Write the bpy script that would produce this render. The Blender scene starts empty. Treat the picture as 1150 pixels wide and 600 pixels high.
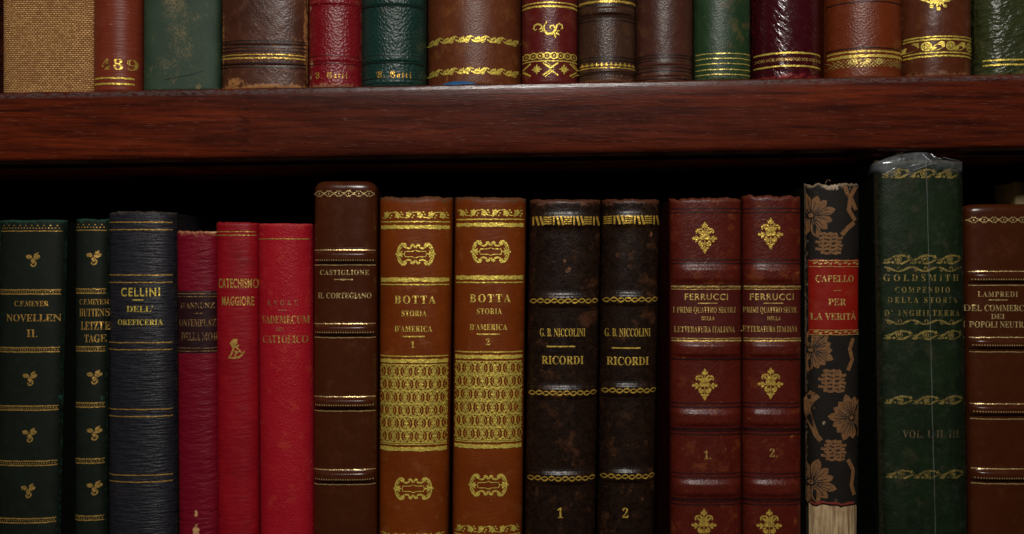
import bpy, bmesh, math, random
from math import pi, sin, cos, sqrt, exp, radians
random.seed(7)
S = 0.0004            # one unit of layout = 0.4 mm
D = 1200.0            # camera distance in units
SC = bpy.context.scene
COL = SC.collection

# ------------------------------------------------------------------ helpers
def hsh(n, seed=0):
    v = sin(n*127.1 + seed*311.7)*43758.5453
    return v - math.floor(v)
def n1(x, seed=0):
    i = math.floor(x); f = x - i; f = f*f*(3-2*f)
    return (hsh(i, seed)*(1-f) + hsh(i+1, seed)*f)*2 - 1
def lerp(a, b, k): return a + (b-a)*k
def clamp(v, a, b): return max(a, min(b, v))
def sstep(a, b, v):
    k = clamp((v-a)/(b-a), 0, 1); return k*k*(3-2*k)

def link(name, me, mat, parent=None, smooth=True):
    o = bpy.data.objects.new(name, me); COL.objects.link(o)
    if mat: me.materials.append(mat)
    if parent: o.parent = parent
    if smooth:
        me.polygons.foreach_set('use_smooth', [True]*len(me.polygons))
    return o
def mesh_obj(name, verts, faces, mat, parent=None, smooth=True, org=(0, 0, 0)):
    me = bpy.data.meshes.new(name)
    me.from_pydata([((v[0]-org[0])*S, (v[1]-org[1])*S, (v[2]-org[2])*S) for v in verts], [], faces)
    me.update()
    return link(name, me, mat, parent, smooth)

# ------------------------------------------------------------------ materials
class NT:
    def __init__(s, name):
        s.m = bpy.data.materials.new(name); s.m.use_nodes = True
        s.t = s.m.node_tree; s.n = s.t.nodes; s.l = s.t.links
        s.p = s.n['Principled BSDF']; s.out = s.n['Material Output']
        tc = s.n.new('ShaderNodeTexCoord'); oi = s.n.new('ShaderNodeObjectInfo')
        ml = s.n.new('ShaderNodeVectorMath'); ml.operation = 'SCALE'
        ml.inputs[0].default_value = (3.1, 1.7, 5.3); s.l.new(oi.outputs['Random'], ml.inputs['Scale'])
        ad = s.n.new('ShaderNodeVectorMath'); ad.operation = 'ADD'
        s.l.new(tc.outputs['Object'], ad.inputs[0]); s.l.new(ml.outputs[0], ad.inputs[1])
        s.co = ad.outputs[0]; s.raw = tc.outputs['Object']
    def mapping(s, scale=(1, 1, 1), rot=(0, 0, 0), src=None):
        if any(rot) and scale != (1, 1, 1): src = s.mapping((1, 1, 1), rot, src); rot = (0, 0, 0)
        m = s.n.new('ShaderNodeMapping'); m.inputs['Scale'].default_value = scale; m.inputs['Rotation'].default_value = rot
        s.l.new(src or s.co, m.inputs['Vector']); return m.outputs[0]
    def noise(s, scale, detail=3, rough=.55, vec=None, dist=0):
        t = s.n.new('ShaderNodeTexNoise'); t.inputs['Scale'].default_value = scale; t.inputs['Detail'].default_value = detail
        t.inputs['Roughness'].default_value = rough; t.inputs['Distortion'].default_value = dist
        s.l.new(vec or s.co, t.inputs['Vector']); return t.outputs['Fac']
    def voro(s, scale, vec=None, smooth=True):
        t = s.n.new('ShaderNodeTexVoronoi'); t.inputs['Scale'].default_value = scale
        if smooth: t.feature = 'SMOOTH_F1'; t.inputs['Smoothness'].default_value = .6
        s.l.new(vec or s.co, t.inputs['Vector']); return t.outputs['Distance']
    def ramp(s, fac, a, b, ca=(0, 0, 0, 1), cb=(1, 1, 1, 1)):
        r = s.n.new('ShaderNodeValToRGB'); e = r.color_ramp.elements
        e[0].position = a; e[1].position = b; e[0].color = ca; e[1].color = cb
        s.l.new(fac, r.inputs[0]); return r.outputs[0]
    def math(s, op, a, b=None, clampit=False):
        m = s.n.new('ShaderNodeMath'); m.operation = op; m.use_clamp = clampit
        for i, v in enumerate((a, b)):
            if v is None: continue
            if isinstance(v, (int, float)): m.inputs[i].default_value = v
            else: s.l.new(v, m.inputs[i])
        return m.outputs[0]
    def mix(s, fac, a, b):
        m = s.n.new('ShaderNodeMix'); m.data_type = 'RGBA'
        for i, v in ((0, fac), (6, a), (7, b)):
            if isinstance(v, (int, float)): m.inputs[i].default_value = v
            elif isinstance(v, tuple): m.inputs[i].default_value = v if len(v) == 4 else v+(1,)
            else: s.l.new(v, m.inputs[i])
        return m.outputs[2]
    def attr(s, name):
        a = s.n.new('ShaderNodeAttribute'); a.attribute_name = name; return a.outputs['Fac']
    def bump(s, h, strength, dist, prev=None):
        b = s.n.new('ShaderNodeBump'); b.inputs['Strength'].default_value = strength; b.inputs['Distance'].default_value = dist
        s.l.new(h, b.inputs['Height'])
        if prev is not None: s.l.new(prev, b.inputs['Normal'])
        return b.outputs[0]

def c3(r, g, b): return (r, g, b, 1)

SCRATCH = dict(crimson_crinkled_cloth=0, rubbed_black_leather=.34, oxblood_morocco=.26, dark_green_calf=.34, scuffed_brown_calf=.32, black_printed_cloth=0, vermilion_label=.08, glossy_brown_calf=.05, black_green_bookcloth=.06,
    dark_maroon_label=.08, navy_ribbed_cloth=.10, tan_marbled_calf=.16, chestnut_calf=.22, mid_green_calf=.14, bottle_green_morocco=.05, crumpled_olive_calf=.2, red_bookcloth=.10, scarlet_pebbled_cloth=.10)
SPECK = dict(scarlet_pebbled_cloth=.40, crimson_crinkled_cloth=.4, red_pebbled_morocco=.85, bottle_green_morocco=.7, chestnut_calf=.8, burgundy_morocco=.8, dark_brown_goatskin=.8, plain_brown_calf=.8, mid_green_calf=.8,
    polished_burgundy_calf=1.0, russet_morocco=.8, polished_chestnut_calf=.8, crumpled_olive_calf=.55, scuffed_brown_calf=.8, glossy_brown_calf=.9, oxblood_morocco=.55, tan_marbled_calf=.4)
def leather(name, base, dark, light=None, rough=.5, spec=.5, grain=None, wrinkle=None, wear=(.30, .13, .045), wear_amt=.5,
            scuff=(.33, .15, .05), mottle=.5, crackle=0, cloth=False, sheen=0, scratch=None):
    """cover material: base colour with broad mottling, fine grain bump, wear at the edges and scuffs where the mesh carries them"""
    t = NT(name)
    light = light or tuple(min(1, c*1.35) for c in base)
    big = t.ramp(t.noise(38, 4, .6), .32, .72)
    med = t.noise(230, 4, .62)
    fine = t.noise(1500, 3, .6)
    c = t.mix(t.math('MULTIPLY', big, mottle), c3(*base), c3(*dark))
    c = t.mix(t.math('MULTIPLY', t.ramp(med, .5, .78), mottle*.7), c, c3(*light))
    c = t.mix(t.math('MULTIPLY', t.ramp(fine, .55, .85), .22), c, c3(*dark))
    prev = None
    if wrinkle:
        for (sc, rot, strength, dist) in (wrinkle if isinstance(wrinkle, list) else [wrinkle]):
            h = t.noise(1, 3, .55, t.mapping(sc, (0, rot, 0)))
            prev = t.bump(h, strength, dist, prev)
            if cloth: c = t.mix(t.math('MULTIPLY', t.ramp(h, .55, .30), .35), c, c3(*dark))
    if grain:
        sc, strength, dist = grain
        h = t.math('ADD', t.math('MULTIPLY', t.voro(sc), .8), t.math('MULTIPLY', t.noise(sc*1.7, 2), .6))
        prev = t.bump(h, strength, dist, prev)
    prev = t.bump(fine, .25, .00012, prev)
    rg = t.math('ADD', rough-.1, t.math('MULTIPLY', med, .22))
    scratch = SCRATCH.get(name, .10) if scratch is None else scratch
    if scratch:
        q = t.math('ABSOLUTE', t.math('SUBTRACT', t.noise(1, 3, .5, t.mapping((75, 75, 48), (0, .6, 0)), .5), .5))
        ln = t.math('MULTIPLY', t.ramp(q, .010, .002), t.ramp(t.noise(95, 4, .7), .56, .66))
        c = t.mix(t.math('MULTIPLY', ln, scratch), c, c3(*scuff))
        rub = t.math('MULTIPLY', t.ramp(t.noise(75, 6, .72), .56, .74), .35*scratch)
        c = t.mix(rub, c, c3(*[v*.55 for v in scuff])); rg = t.math('ADD', rg, rub)
    if crackle:
        cr = t.ramp(t.n and t.noise(420, 6, .75, dist=.8), .47, .53)
        c = t.mix(t.math('MULTIPLY', cr, crackle), c, c3(*light))
    if wear_amt:
        w = t.math('ADD', t.attr('wear'), t.math('MULTIPLY', t.math('SUBTRACT', t.noise(420, 6, .78), .5), 2.4))
        f = t.math('MULTIPLY', t.ramp(w, .48, .85), wear_amt)
        c = t.mix(f, c, c3(*wear)); rg = t.math('ADD', rg, t.math('MULTIPLY', f, .25))
    w = t.math('ADD', t.attr('scuff'), t.math('MULTIPLY', t.math('SUBTRACT', t.noise(520, 6, .78), .5), 2.2))
    f = t.ramp(w, .46, .70)
    c = t.mix(t.math('MULTIPLY', f, .85), c, c3(*scuff)); rg = t.math('ADD', rg, t.math('MULTIPLY', f, .2))
    p = t.p
    t.l.new(c, p.inputs['Base Color']); t.l.new(rg, p.inputs['Roughness']); t.l.new(prev, p.inputs['Normal'])
    p.inputs['Specular IOR Level'].default_value = spec*SPECK.get(name, .55)
    if sheen: p.inputs['Sheen Weight'].default_value = sheen
    return t.m

def gold(name, col=(.80, .55, .13), wear=.3, rough=.46, metal=.55):
    t = NT(name)
    n = t.math('ADD', t.math('MULTIPLY', t.noise(1300, 3, .65), .6), t.math('MULTIPLY', t.noise(190, 3, .6), .4))
    lo = .28 + wear*.30
    keep = t.ramp(n, lo-.05, lo+.05)
    c = t.mix(t.ramp(t.noise(700, 3), .35, .7), c3(*[v*.62 for v in col]), c3(*col))
    t.l.new(c, t.p.inputs['Base Color']); t.p.inputs['Metallic'].default_value = metal; t.p.inputs['Roughness'].default_value = rough
    t.l.new(t.bump(t.noise(950, 2), .75, .0004), t.p.inputs['Normal'])
    tr = t.n.new('ShaderNodeBsdfTransparent'); mx = t.n.new('ShaderNodeMixShader')
    t.l.new(keep, mx.inputs[0]); t.l.new(tr.outputs[0], mx.inputs[1]); t.l.new(t.p.outputs[0], mx.inputs[2])
    t.l.new(mx.outputs[0], t.out.inputs['Surface'])
    return t.m

def plain(name, col, rough=.6, spec=.4):
    t = NT(name)
    c = t.mix(t.ramp(t.noise(300, 4), .3, .7), c3(*[v*.7 for v in col]), c3(*col))
    t.l.new(c, t.p.inputs['Base Color']); t.p.inputs['Roughness'].default_value = rough
    t.p.inputs['Specular IOR Level'].default_value = spec
    t.l.new(t.bump(t.noise(1200, 3), .3, .0002), t.p.inputs['Normal'])
    return t.m

def paper_mat():
    t = NT('aged_page_edges')
    v = t.mapping((2600, 40, 20))
    f = t.noise(1, 3, .7, v)
    c = t.mix(t.ramp(f, .3, .7), c3(.20, .13, .065), c3(.50, .38, .22))
    c = t.mix(t.math('MULTIPLY', t.ramp(t.noise(60, 4), .45, .75), .5), c, c3(.25, .15, .06))
    t.l.new(c, t.p.inputs['Base Color']); t.p.inputs['Roughness'].default_value = .85
    t.l.new(t.bump(f, .6, .0003), t.p.inputs['Normal'])
    return t.m

def lining_mat():
    t = NT('bare_spine_lining')
    f = t.noise(1, 3, .6, t.mapping((620, 60, 45)))
    c = t.mix(t.ramp(f, .35, .62), c3(.17, .095, .04), c3(.50, .36, .19))
    c = t.mix(t.math('MULTIPLY', t.ramp(t.noise(130, 4), .52, .72), .6), c, c3(.20, .075, .03))
    t.l.new(c, t.p.inputs['Base Color']); t.p.inputs['Roughness'].default_value = .85
    t.l.new(t.bump(f, .7, .0005), t.p.inputs['Normal'])
    return t.m

def wood_mat(name='dark_mahogany', gloss=.32, k=1.0):
    t = NT(name)
    g1 = t.noise(1, 5, .62, t.mapping((7, 30, 85)), .6)
    g2 = t.noise(1, 4, .6, t.mapping((26, 120, 520)))
    pores = t.noise(1, 2, .5, t.mapping((170, 900, 2300)))
    big = t.noise(7, 2, .5)
    c = t.mix(t.ramp(g1, .30, .70), c3(.032*k, .0055*k, .0028*k), c3(.19*k, .027*k, .0075*k))
    c = t.mix(t.math('MULTIPLY', t.ramp(big, .40, .62), .45), c, c3(.060*k, .016*k, .010*k))
    c = t.mix(t.math('MULTIPLY', t.ramp(g2, .44, .66), .75), c, c3(.022*k, .0048*k, .003*k))
    g3 = t.noise(1, 3, .7, t.mapping((60, 400, 1500)))
    c = t.mix(t.math('MULTIPLY', t.ramp(g3, .50, .66), .42), c, c3(.020*k, .0045*k, .003*k))
    g4 = t.noise(1, 4, .7, t.mapping((14, 60, 200)), 1.2)
    c = t.mix(t.math('MULTIPLY', t.ramp(g4, .52, .66), .42), c, c3(.016*k, .004*k, .0028*k))
    c = t.mix(t.math('MULTIPLY', t.ramp(pores, .65, .72), .42), c, c3(.20*k, .085*k, .06*k))
    if k == 1.0:
        # the finger joint in the board: dark wedge shaped teeth
        sp = t.n.new('ShaderNodeSeparateXYZ'); t.l.new(t.raw, sp.inputs[0])
        x, z = sp.outputs[0], t.math('ADD', sp.outputs[2], (300-770)*S)
        tz = t.math('PINGPONG', t.math('ADD', z, t.math('MULTIPLY', t.noise(160, 4), .008)), .0023)
        edge = t.math('ADD', t.math('MULTIPLY', tz, -4.2), (265-575)*S+.006)
        a = t.math('GREATER_THAN', x, t.math('SUBTRACT', edge, .0012)); b = t.math('LESS_THAN', x, (283-575)*S)
        core = t.math('LESS_THAN', tz, .0011)
        a2 = t.math('GREATER_THAN', x, (253-575)*S)
        zz = t.math('MULTIPLY', t.math('GREATER_THAN', z, (300-172)*S), t.math('LESS_THAN', z, (300-122)*S))
        m = t.math('MULTIPLY', t.math('MULTIPLY', t.math('MULTIPLY', a, b), t.math('MULTIPLY', core, a2)), zz)
        c = t.mix(t.math('MULTIPLY', m, t.math('ADD', t.math('MULTIPLY', g2, .8), .08)), c, c3(.018, .006, .004))
        half = t.math('GREATER_THAN', x, (268-575)*S)
        c = t.mix(t.math('MULTIPLY', half, .10), c, c3(.02, .006, .004))
    edge_sheen = t.attr('edge')
    c = t.mix(t.math('MULTIPLY', edge_sheen, t.math('MULTIPLY', t.ramp(t.noise(1, 4, .7, t.mapping((420, 1100, 1100))), .40, .62), .8)), c, c3(.10*k, .08*k, .078*k))  # grey paint in the top-edge strip stands in for the reflected room light
    t.l.new(c, t.p.inputs['Base Color'])
    t.l.new(t.math('SUBTRACT', t.math('ADD', gloss-.10, t.math('MULTIPLY', t.noise(120, 4), .24)), t.math('MULTIPLY', edge_sheen, .12)), t.p.inputs['Roughness'])
    b = t.bump(g2, .12, .0002); b = t.bump(pores, .30, .0002, b); b = t.bump(t.noise(35, 3), .2, .0010, b)
    t.l.new(b, t.p.inputs['Normal']); t.l.new(t.math('ADD', .07, t.math('MULTIPLY', edge_sheen, .22)), t.p.inputs['Specular IOR Level'])
    return t.m

def linen_mat():
    t = NT('tan_woven_linen')
    v = t.mapping((1, 1, 1), (-pi/2, 0, 0), t.raw)
    dn = t.n.new('ShaderNodeTexNoise'); dn.inputs['Scale'].default_value = 160; dn.inputs['Detail'].default_value = 2
    t.l.new(t.raw, dn.inputs['Vector'])
    ad = t.n.new('ShaderNodeVectorMath'); ad.operation = 'MULTIPLY_ADD'
    t.l.new(dn.outputs['Color'], ad.inputs[0]); ad.inputs[1].default_value = (.0005, .0005, 0); t.l.new(v, ad.inputs[2])
    br = t.n.new('ShaderNodeTexBrick'); t.l.new(ad.outputs[0], br.inputs['Vector'])
    br.inputs['Scale'].default_value = 1; br.offset = .5
    br.inputs['Brick Width'].default_value = .00152; br.inputs['Row Height'].default_value = .00092
    br.inputs['Mortar Size'].default_value = .00026; br.inputs['Mortar Smooth'].default_value = .7
    br.inputs['Color1'].default_value = c3(.84, .47, .165); br.inputs['Color2'].default_value = c3(.46, .22, .065); br.inputs['Mortar'].default_value = c3(.13, .045, .013)
    c = t.mix(t.math('MULTIPLY', t.ramp(t.noise(70, 4), .4, .75), .45), br.outputs['Color'], c3(.30, .14, .045))
    c = t.mix(t.math('MULTIPLY', t.ramp(t.noise(1700, 3), .45, .8), .35), c, c3(.20, .10, .04))
    t.l.new(c, t.p.inputs['Base Color']); t.p.inputs['Roughness'].default_value = .75
    t.p.inputs['Specular IOR Level'].default_value = .3
    inv = t.math('SUBTRACT', 1, br.outputs['Fac'])
    t.l.new(t.bump(inv, .7, .0004), t.p.inputs['Normal'])
    return t.m

def twill_mat():
    t = NT('faded_green_twill')
    w = t.n.new('ShaderNodeTexWave'); w.wave_type = 'BANDS'; w.bands_direction = 'X'; w.inputs['Scale'].default_value = 430
    w.inputs['Distortion'].default_value = 1.2; w.inputs['Detail'].default_value = 2; w.inputs['Detail Scale'].default_value = .4
    t.l.new(t.mapping((1, 1, 1), (0, radians(38), 0)), w.inputs['Vector'])
    c = t.mix(t.ramp(t.noise(120, 4), .3, .7), c3(.013, .033, .016), c3(.024, .051, .023))
    c = t.mix(t.math('MULTIPLY', w.outputs['Fac'], .30), c, c3(.016, .034, .020))
    sc = t.math('ADD', t.attr('scuff'), t.math('ADD', t.math('MULTIPLY', t.math('SUBTRACT', t.noise(1100, 4, .8), .5), 2.6), t.math('MULTIPLY', t.math('SUBTRACT', t.noise(200, 5, .75), .5), 1.8)))
    c = t.mix(t.math('MULTIPLY', t.ramp(sc, .26, .85), .58), c, c3(.27, .19, .075))
    we = t.math('ADD', t.attr('wear'), t.math('MULTIPLY', t.noise(300, 4), .6))
    c = t.mix(t.math('MULTIPLY', t.ramp(we, 1.05, 1.4), .4), c, c3(.10, .075, .03))
    t.l.new(c, t.p.inputs['Base Color']); t.p.inputs['Roughness'].default_value = .62
    b = t.bump(w.outputs['Fac'], .35, .0002); b = t.bump(t.noise(55, 3), .3, .0008, b)
    t.l.new(b, t.p.inputs['Normal']); t.p.inputs['Specular IOR Level'].default_value = .4
    return t.m

def plastic_mat():
    t = NT('clear_crinkled_plastic')
    b = t.bump(t.noise(60, 3, .5, dist=.6), .35, .0016)
    b = t.bump(t.noise(1, 3, .6, t.mapping((420, 420, 30))), .25, .0008, b)
    g = t.n.new('ShaderNodeBsdfGlossy'); g.inputs['Roughness'].default_value = .16; g.inputs['Color'].default_value = c3(.9, .92, .95)
    d = t.n.new('ShaderNodeBsdfDiffuse'); d.inputs['Color'].default_value = c3(.42, .44, .46)
    t.l.new(b, g.inputs['Normal'])
    tr = t.n.new('ShaderNodeBsdfTransparent'); tr.inputs['Color'].default_value = c3(.95, .95, .95)
    fr = t.n.new('ShaderNodeFresnel'); fr.inputs['IOR'].default_value = 1.45; t.l.new(b, fr.inputs['Normal'])
    m1 = t.n.new('ShaderNodeMixShader'); m2 = t.n.new('ShaderNodeMixShader')
    haze = t.math('ADD', t.math('ADD', .006, t.math('MULTIPLY', t.attr('fold'), t.math('MULTIPLY', t.ramp(t.noise(140, 4, .6), .3, .7), .24))), t.math('MULTIPLY', t.ramp(t.noise(160, 5, .7), .55, .85), .04))
    t.l.new(haze, m1.inputs[0]); t.l.new(tr.outputs[0], m1.inputs[1]); t.l.new(d.outputs[0], m1.inputs[2])
    t.l.new(t.math('MULTIPLY', fr.outputs[0], t.math('ADD', .5, t.math('MULTIPLY', t.attr('fold'), 2.6)), True), m2.inputs[0]); t.l.new(m1.outputs[0], m2.inputs[1]); t.l.new(g.outputs[0], m2.inputs[2])
    t.l.new(m2.outputs[0], t.out.inputs['Surface'])
    return t.m

# ------------------------------------------------------------------ lettering
_dg = None
def fancy(s, style):
    o = ''
    for c in s:
        k = None
        if style == 'serif':
            if 'A' <= c <= 'Z': k = 0x1D400+ord(c)-65
            elif 'a' <= c <= 'z': k = 0x1D41A+ord(c)-97
            elif '0' <= c <= '9': k = 0x1D7CE+ord(c)-48
        elif style == 'black':
            if 'A' <= c <= 'Z': k = 0x1D56C+ord(c)-65
            elif 'a' <= c <= 'z': k = 0x1D586+ord(c)-97
        o += chr(k) if k else c
    return o
_tcache = {}
def text_mesh(s, style, spacing, thin):
    key = (s, style, spacing, thin)
    if key in _tcache: return _tcache[key]
    cu = bpy.data.curves.new('lettering_source', 'FONT'); cu.body = fancy(s, style)
    cu.space_character = spacing; cu.offset = thin; cu.resolution_u = 4
    o = bpy.data.objects.new('lettering_source', cu); COL.objects.link(o)
    bpy.context.view_layer.update()
    me = bpy.data.meshes.new_from_object(o.evaluated_get(bpy.context.evaluated_depsgraph_get()))
    vs = [(v.co.x, v.co.y) for v in me.vertices]; fs = [tuple(p.vertices) for p in me.polygons]
    bpy.data.objects.remove(o); bpy.data.curves.remove(cu); bpy.data.meshes.remove(me)
    _tcache[key] = (vs, fs); return vs, fs

# ------------------------------------------------------------------ the decoration of a spine: flat shapes laid on its curved surface
class Deco:
    def __init__(s, book, base=0): s.b = book; s.v = []; s.f = []; s.k = 0; s.base = base
    def _off(s): s.k += 1; return s.base + .30 + .035*(s.k % 9)
    def poly(s, pts, faces):
        o = s._off(); n = len(s.v)
        for (x, z) in pts: s.v.append(s.b.on(x, z, o))
        s.f += [tuple(i+n for i in f) for f in faces]
    def ribbon(s, pts, w, w2=None, closed=False):
        """pts: (x,z) in layout units; w: width (number or function of 0..1)"""
        q = [pts[0]]
        for a, b in zip(pts, pts[1:]):
            m = max(1, int(sqrt((a[0]-b[0])**2+(a[1]-b[1])**2)/2.2))
            q += [(lerp(a[0], b[0], i/m), lerp(a[1], b[1], i/m)) for i in range(1, m+1)]
        V = []; F = []; L = len(q)
        for i, (x, z) in enumerate(q):
            a = q[max(0, i-1)]; c = q[min(L-1, i+1)]
            dx, dz = c[0]-a[0], c[1]-a[1]; l = sqrt(dx*dx+dz*dz) or 1
            k = i/(L-1) if L > 1 else 0
            ww = (w(k) if callable(w) else w)/2
            V += [(x+dz/l*ww, z-dx/l*ww), (x-dz/l*ww, z+dx/l*ww)]
            if i: F.append((2*i-2, 2*i, 2*i+1, 2*i-1))
        s.poly(V, F)
    def disc(s, x, z, r, r2=None, n=9):
        s.poly([(x+cos(i*2*pi/n)*r, z+sin(i*2*pi/n)*(r2 or r)) for i in range(n)], [tuple(range(n))])
    def ring(s, x, z, r, w, r2=None, n=16):
        r2 = r2 or r
        s.ribbon([(x+cos(i*2*pi/n)*r, z+sin(i*2*pi/n)*r2) for i in range(n+1)], w)
    def leaf(s, x, z, ang, l, w):
        pts = []; m = 6
        for sg in (1, -1):
            rng = range(m+1) if sg == 1 else range(m-1, 0, -1)
            for i in rng:
                k = i/m; h = sg*w/2*sin(pi*k**.8)
                pts.append((x+cos(ang)*l*k-sin(ang)*h, z+sin(ang)*l*k+cos(ang)*h))
        s.poly(pts, [tuple(range(len(pts)))])
    def spiral(s, x, z, r0, r1, a0, a1, w):
        m = 14
        s.ribbon([(x+cos(lerp(a0, a1, i/m))*lerp(r0, r1, i/m), z+sin(lerp(a0, a1, i/m))*lerp(r0, r1, i/m)) for i in range(m+1)], w)
    # -- things placed by the position they have on the front of the spine
    def band(s, py, h, t0=-.93, t1=.93, slope=0):
        x0, z = s.b.mid(py); b = s.b; m = 44
        V = []; F = []
        for i in range(m+1):
            t = lerp(t0, t1, i/m); x = b.xt(t, z); zz = z + slope*(x-x0) + .25*n1(i*.5, py)
            hh = h/2*(1+.25*n1(i*.9, py+5))
            V += [(x, zz-hh), (x, zz+hh)]
            if i: F.append((2*i-2, 2*i, 2*i+1, 2*i-1))
        s.poly(V, F)
    def text(s, st, px, py, w, h, style='serif', spacing=1.0, thin=0.0, rot=0):
        vs, fs = text_mesh(st, style, spacing, thin)
        if not vs: return
        xs = [v[0] for v in vs]; ys = [v[1] for v in vs]
        x0, x1 = min(xs), max(xs); y0, y1 = 0.0, max(ys)
        if style == 'black': y0 = min(ys)
        cx, cz = s.b.at(px, py); fx = w/(x1-x0); fz = h/(y1-y0)
        pts = []
        for (x, y) in vs:
            u = (x-(x0+x1)/2)*fx; v = (y-(y0+y1)/2)*fz
            pts.append((cx+u, cz+v+u*rot))
        s.poly(pts, fs)
    def rule(s, px, py, w, h=1.2):
        x, z = s.b.at(px, py); s.ribbon([(x-w/2, z), (x+w/2, z)], h)
    def xs(s, py, step, t0=-.9, t1=.9):
        _, z = s.b.mid(py); a, b = s.b.xt(t0, z), s.b.xt(t1, z); n = max(1, round((b-a)/step))
        return z, [a+(b-a)*(i+.5)/n for i in range(n)], (b-a)/n
    def dots(s, py, step, r, t0=-.9, t1=.9):
        z, xs, st = s.xs(py, step, t0, t1)
        for x in xs: s.disc(x, z, r, n=7)
    def build(s, name, mat, parent):
        if s.v: return mesh_obj(name, s.v, s.f, mat, parent, True, s.b.org)

# ------------------------------------------------------------------ ornaments
def o_tri_dots(d, py):
    z, xs, st = d.xs(py, 6.6)
    for x in xs:
        d.disc(x, z+1.6, .9, n=6); d.disc(x-1.7, z-1.3, .9, n=6); d.disc(x+1.7, z-1.3, .9, n=6)
def o_beadband(d, py, sl=0):
    d.band(py-2.3, 1.5, slope=sl); d.band(py+2.3, 1.5, slope=sl); d.dots(py, 2.6, .75, -.92, .92)
def o_clover(d, px, py, k=1.0):
    x, z = d.b.at(px, py)
    L = lambda dx, dz, a, l, w: d.leaf(x+dx*k, z+dz*k, a, l*k, w*k)
    L(-1, 1.5, radians(165), 8, 5.0); L(0, 1.5, radians(10), 8, 5.6); L(.5, 3, radians(40), 7, 3); L(0, 1, radians(-92), 7, 5)
    d.disc(x-6*k, z+2.2*k, 2.0*k); d.disc(x+5.5*k, z+2.6*k, 2.2*k)
    d.spiral(x-.8*k, z-5.5*k, 4.2*k, 1.4*k, radians(40), radians(-190), 1.7*k)
def o_garland_botta(d, py, ph=0):
    z, xs, st = d.xs(py, 12.2)
    for i, x in enumerate(xs):
        u = 1 if (i+ph) % 2 else -1
        d.ribbon([(x-st/2, z-u*2.6), (x-st/4, z-u*3.6), (x, z-u*1.8), (x+st/4, z+u*2.4), (x+st/2, z+u*3.2)], lambda k: .8+1.0*sin(pi*k))
        for a in (20, 75, 140, 215, 290):
            d.leaf(x-.5, z+u*.5, radians(a), 4.0, 3.0)
        d.disc(x+st*.42, z-u*.5, 1.1, n=7); d.disc(x+st*.30, z-u*3.0, 1.0, n=7)
def o_cartouche(d, px, py):
    x, z = d.b.at(px, py)
    for sx in (-1, 1):
        for sz in (-1, 1):
            P = lambda pts: [(x+sx*a, z+sz*b) for a, b in pts]
            d.ribbon(P([(20.5, 1), (19.8, 5), (17.6, 9), (14.6, 11.6), (11.6, 11.4), (10.2, 9.4), (11.6, 7.8), (13.4, 8.6)]), lambda k: 1.2+1.5*sin(pi*k)**2)
            d.ribbon(P([(18.0, 3.5), (17, 6), (15.2, 8.2)]), 1.2)
            d.ribbon(P([(11.4, 7.4), (8, 6.4), (5.2, 7.2), (4.2, 8.8)]), lambda k: 1.0+1.3*sin(pi*k))
            d.ribbon(P([(.9, 6.8), (1.2, 9.4), (3, 11.2), (4.9, 10.4), (4.4, 8.6)]), lambda k: 1.8-.6*k)
            d.disc(x+sx*12.8, z+sz*9.2, 1.5); d.disc(x+sx*3.2, z+sz*9.4, 1.2)
        for a in (0, 50, -50, 120, -120, 180):
            d.leaf(x+sx*17.6, z, radians(a), 5.0, 2.3)
        d.disc(x+sx*21.4, z, 1.3)
        d.ribbon([(x+sx*12.6, z), (x+sx*11.4, z+3), (x+sx*3.5, z+3.0), (x, z+4.4)], .9)
        d.ribbon([(x+sx*12.6, z), (x+sx*11.4, z-3), (x+sx*3.5, z-3.0), (x, z-4.4)], .9)
def o_scales(d, py0, py1, rows=6, cols=5):
    _, za = d.b.mid(py0); _, zb = d.b.mid(py1); h = (za-zb)/rows; b = d.b
    for r in range(rows):
        z = za-(r+.5)*h; xa, xb = b.xt(-.94, z), b.xt(.94, z); w = (xb-xa)/cols; sh = (0, .08, -.1, -.16, .02, .1)[r % 6]
        for i in range(-1, cols+1):
            cx = xa+(i+.5+sh)*w
            for k, ww, o in ((.50, 1.05, 0), (.50, 1.05, .5), (.40, .70, 0), (.30, .45, .5)):
                run = []
                for a in range(0, 361, 12):
                    p = (cx+o*w+cos(radians(a))*w*k, clamp(z+sin(radians(a))*h*k*1.12, zb, za))
                    if xa < p[0] < xb: run.append(p)
                    else:
                        if len(run) > 2: d.ribbon(run, ww)
                        run = []
                if len(run) > 2: d.ribbon(run, ww)
            if xa+3 < cx < xb-3:
                d.disc(cx, z, 1.1); d.disc(cx, z+h*.3, .6, n=6); d.disc(cx, z-h*.3, .6, n=6)
            c2 = cx+w/2
            if xa+4 < c2 < xb-4:
                d.leaf(c2-.4, z, 0, 3.4, 1.9); d.leaf(c2+.4, z, pi, 3.4, 1.9); d.disc(c2, z+2.2, .9); d.disc(c2, z-2.2, .9)
            if xa+1 < c2 < xb-1: d.disc(c2, z+h*.5, .7, n=7)
def o_zigzag(d, py, h=7.0, step=10.4):
    z, xs, st = d.xs(py, step, -.95, .93)
    for i, x in enumerate(xs):
        for sg in (1, -1):
            d.ribbon([(x-st/2, z+sg*.5), (x-st*.28, z+sg*h*.20), (x-st*.12, z+sg*h*.48), (x, z+sg*h*.30), (x+st*.12, z+sg*h*.48), (x+st*.28, z+sg*h*.2), (x+st/2, z+sg*.5)], .95)
        d.disc(x, z, 1.0, n=6); d.leaf(x-st/2-1.6, z, 0, 3.2, 2.0)
def o_guilloche(d, py, h=6.2, step=14):
    z, xs, st = d.xs(py, step, -.95, .95)
    for x in xs:
        for sg in (1, -1):
            d.ribbon([(x+st*(k/8-.5), z+sg*h*.36*sin(2*pi*k/8)+.12*(k-4)) for k in range(9)], lambda k: (.5 if sg > 0 else .9)+.8*abs(sin(2*pi*k)))
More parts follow.
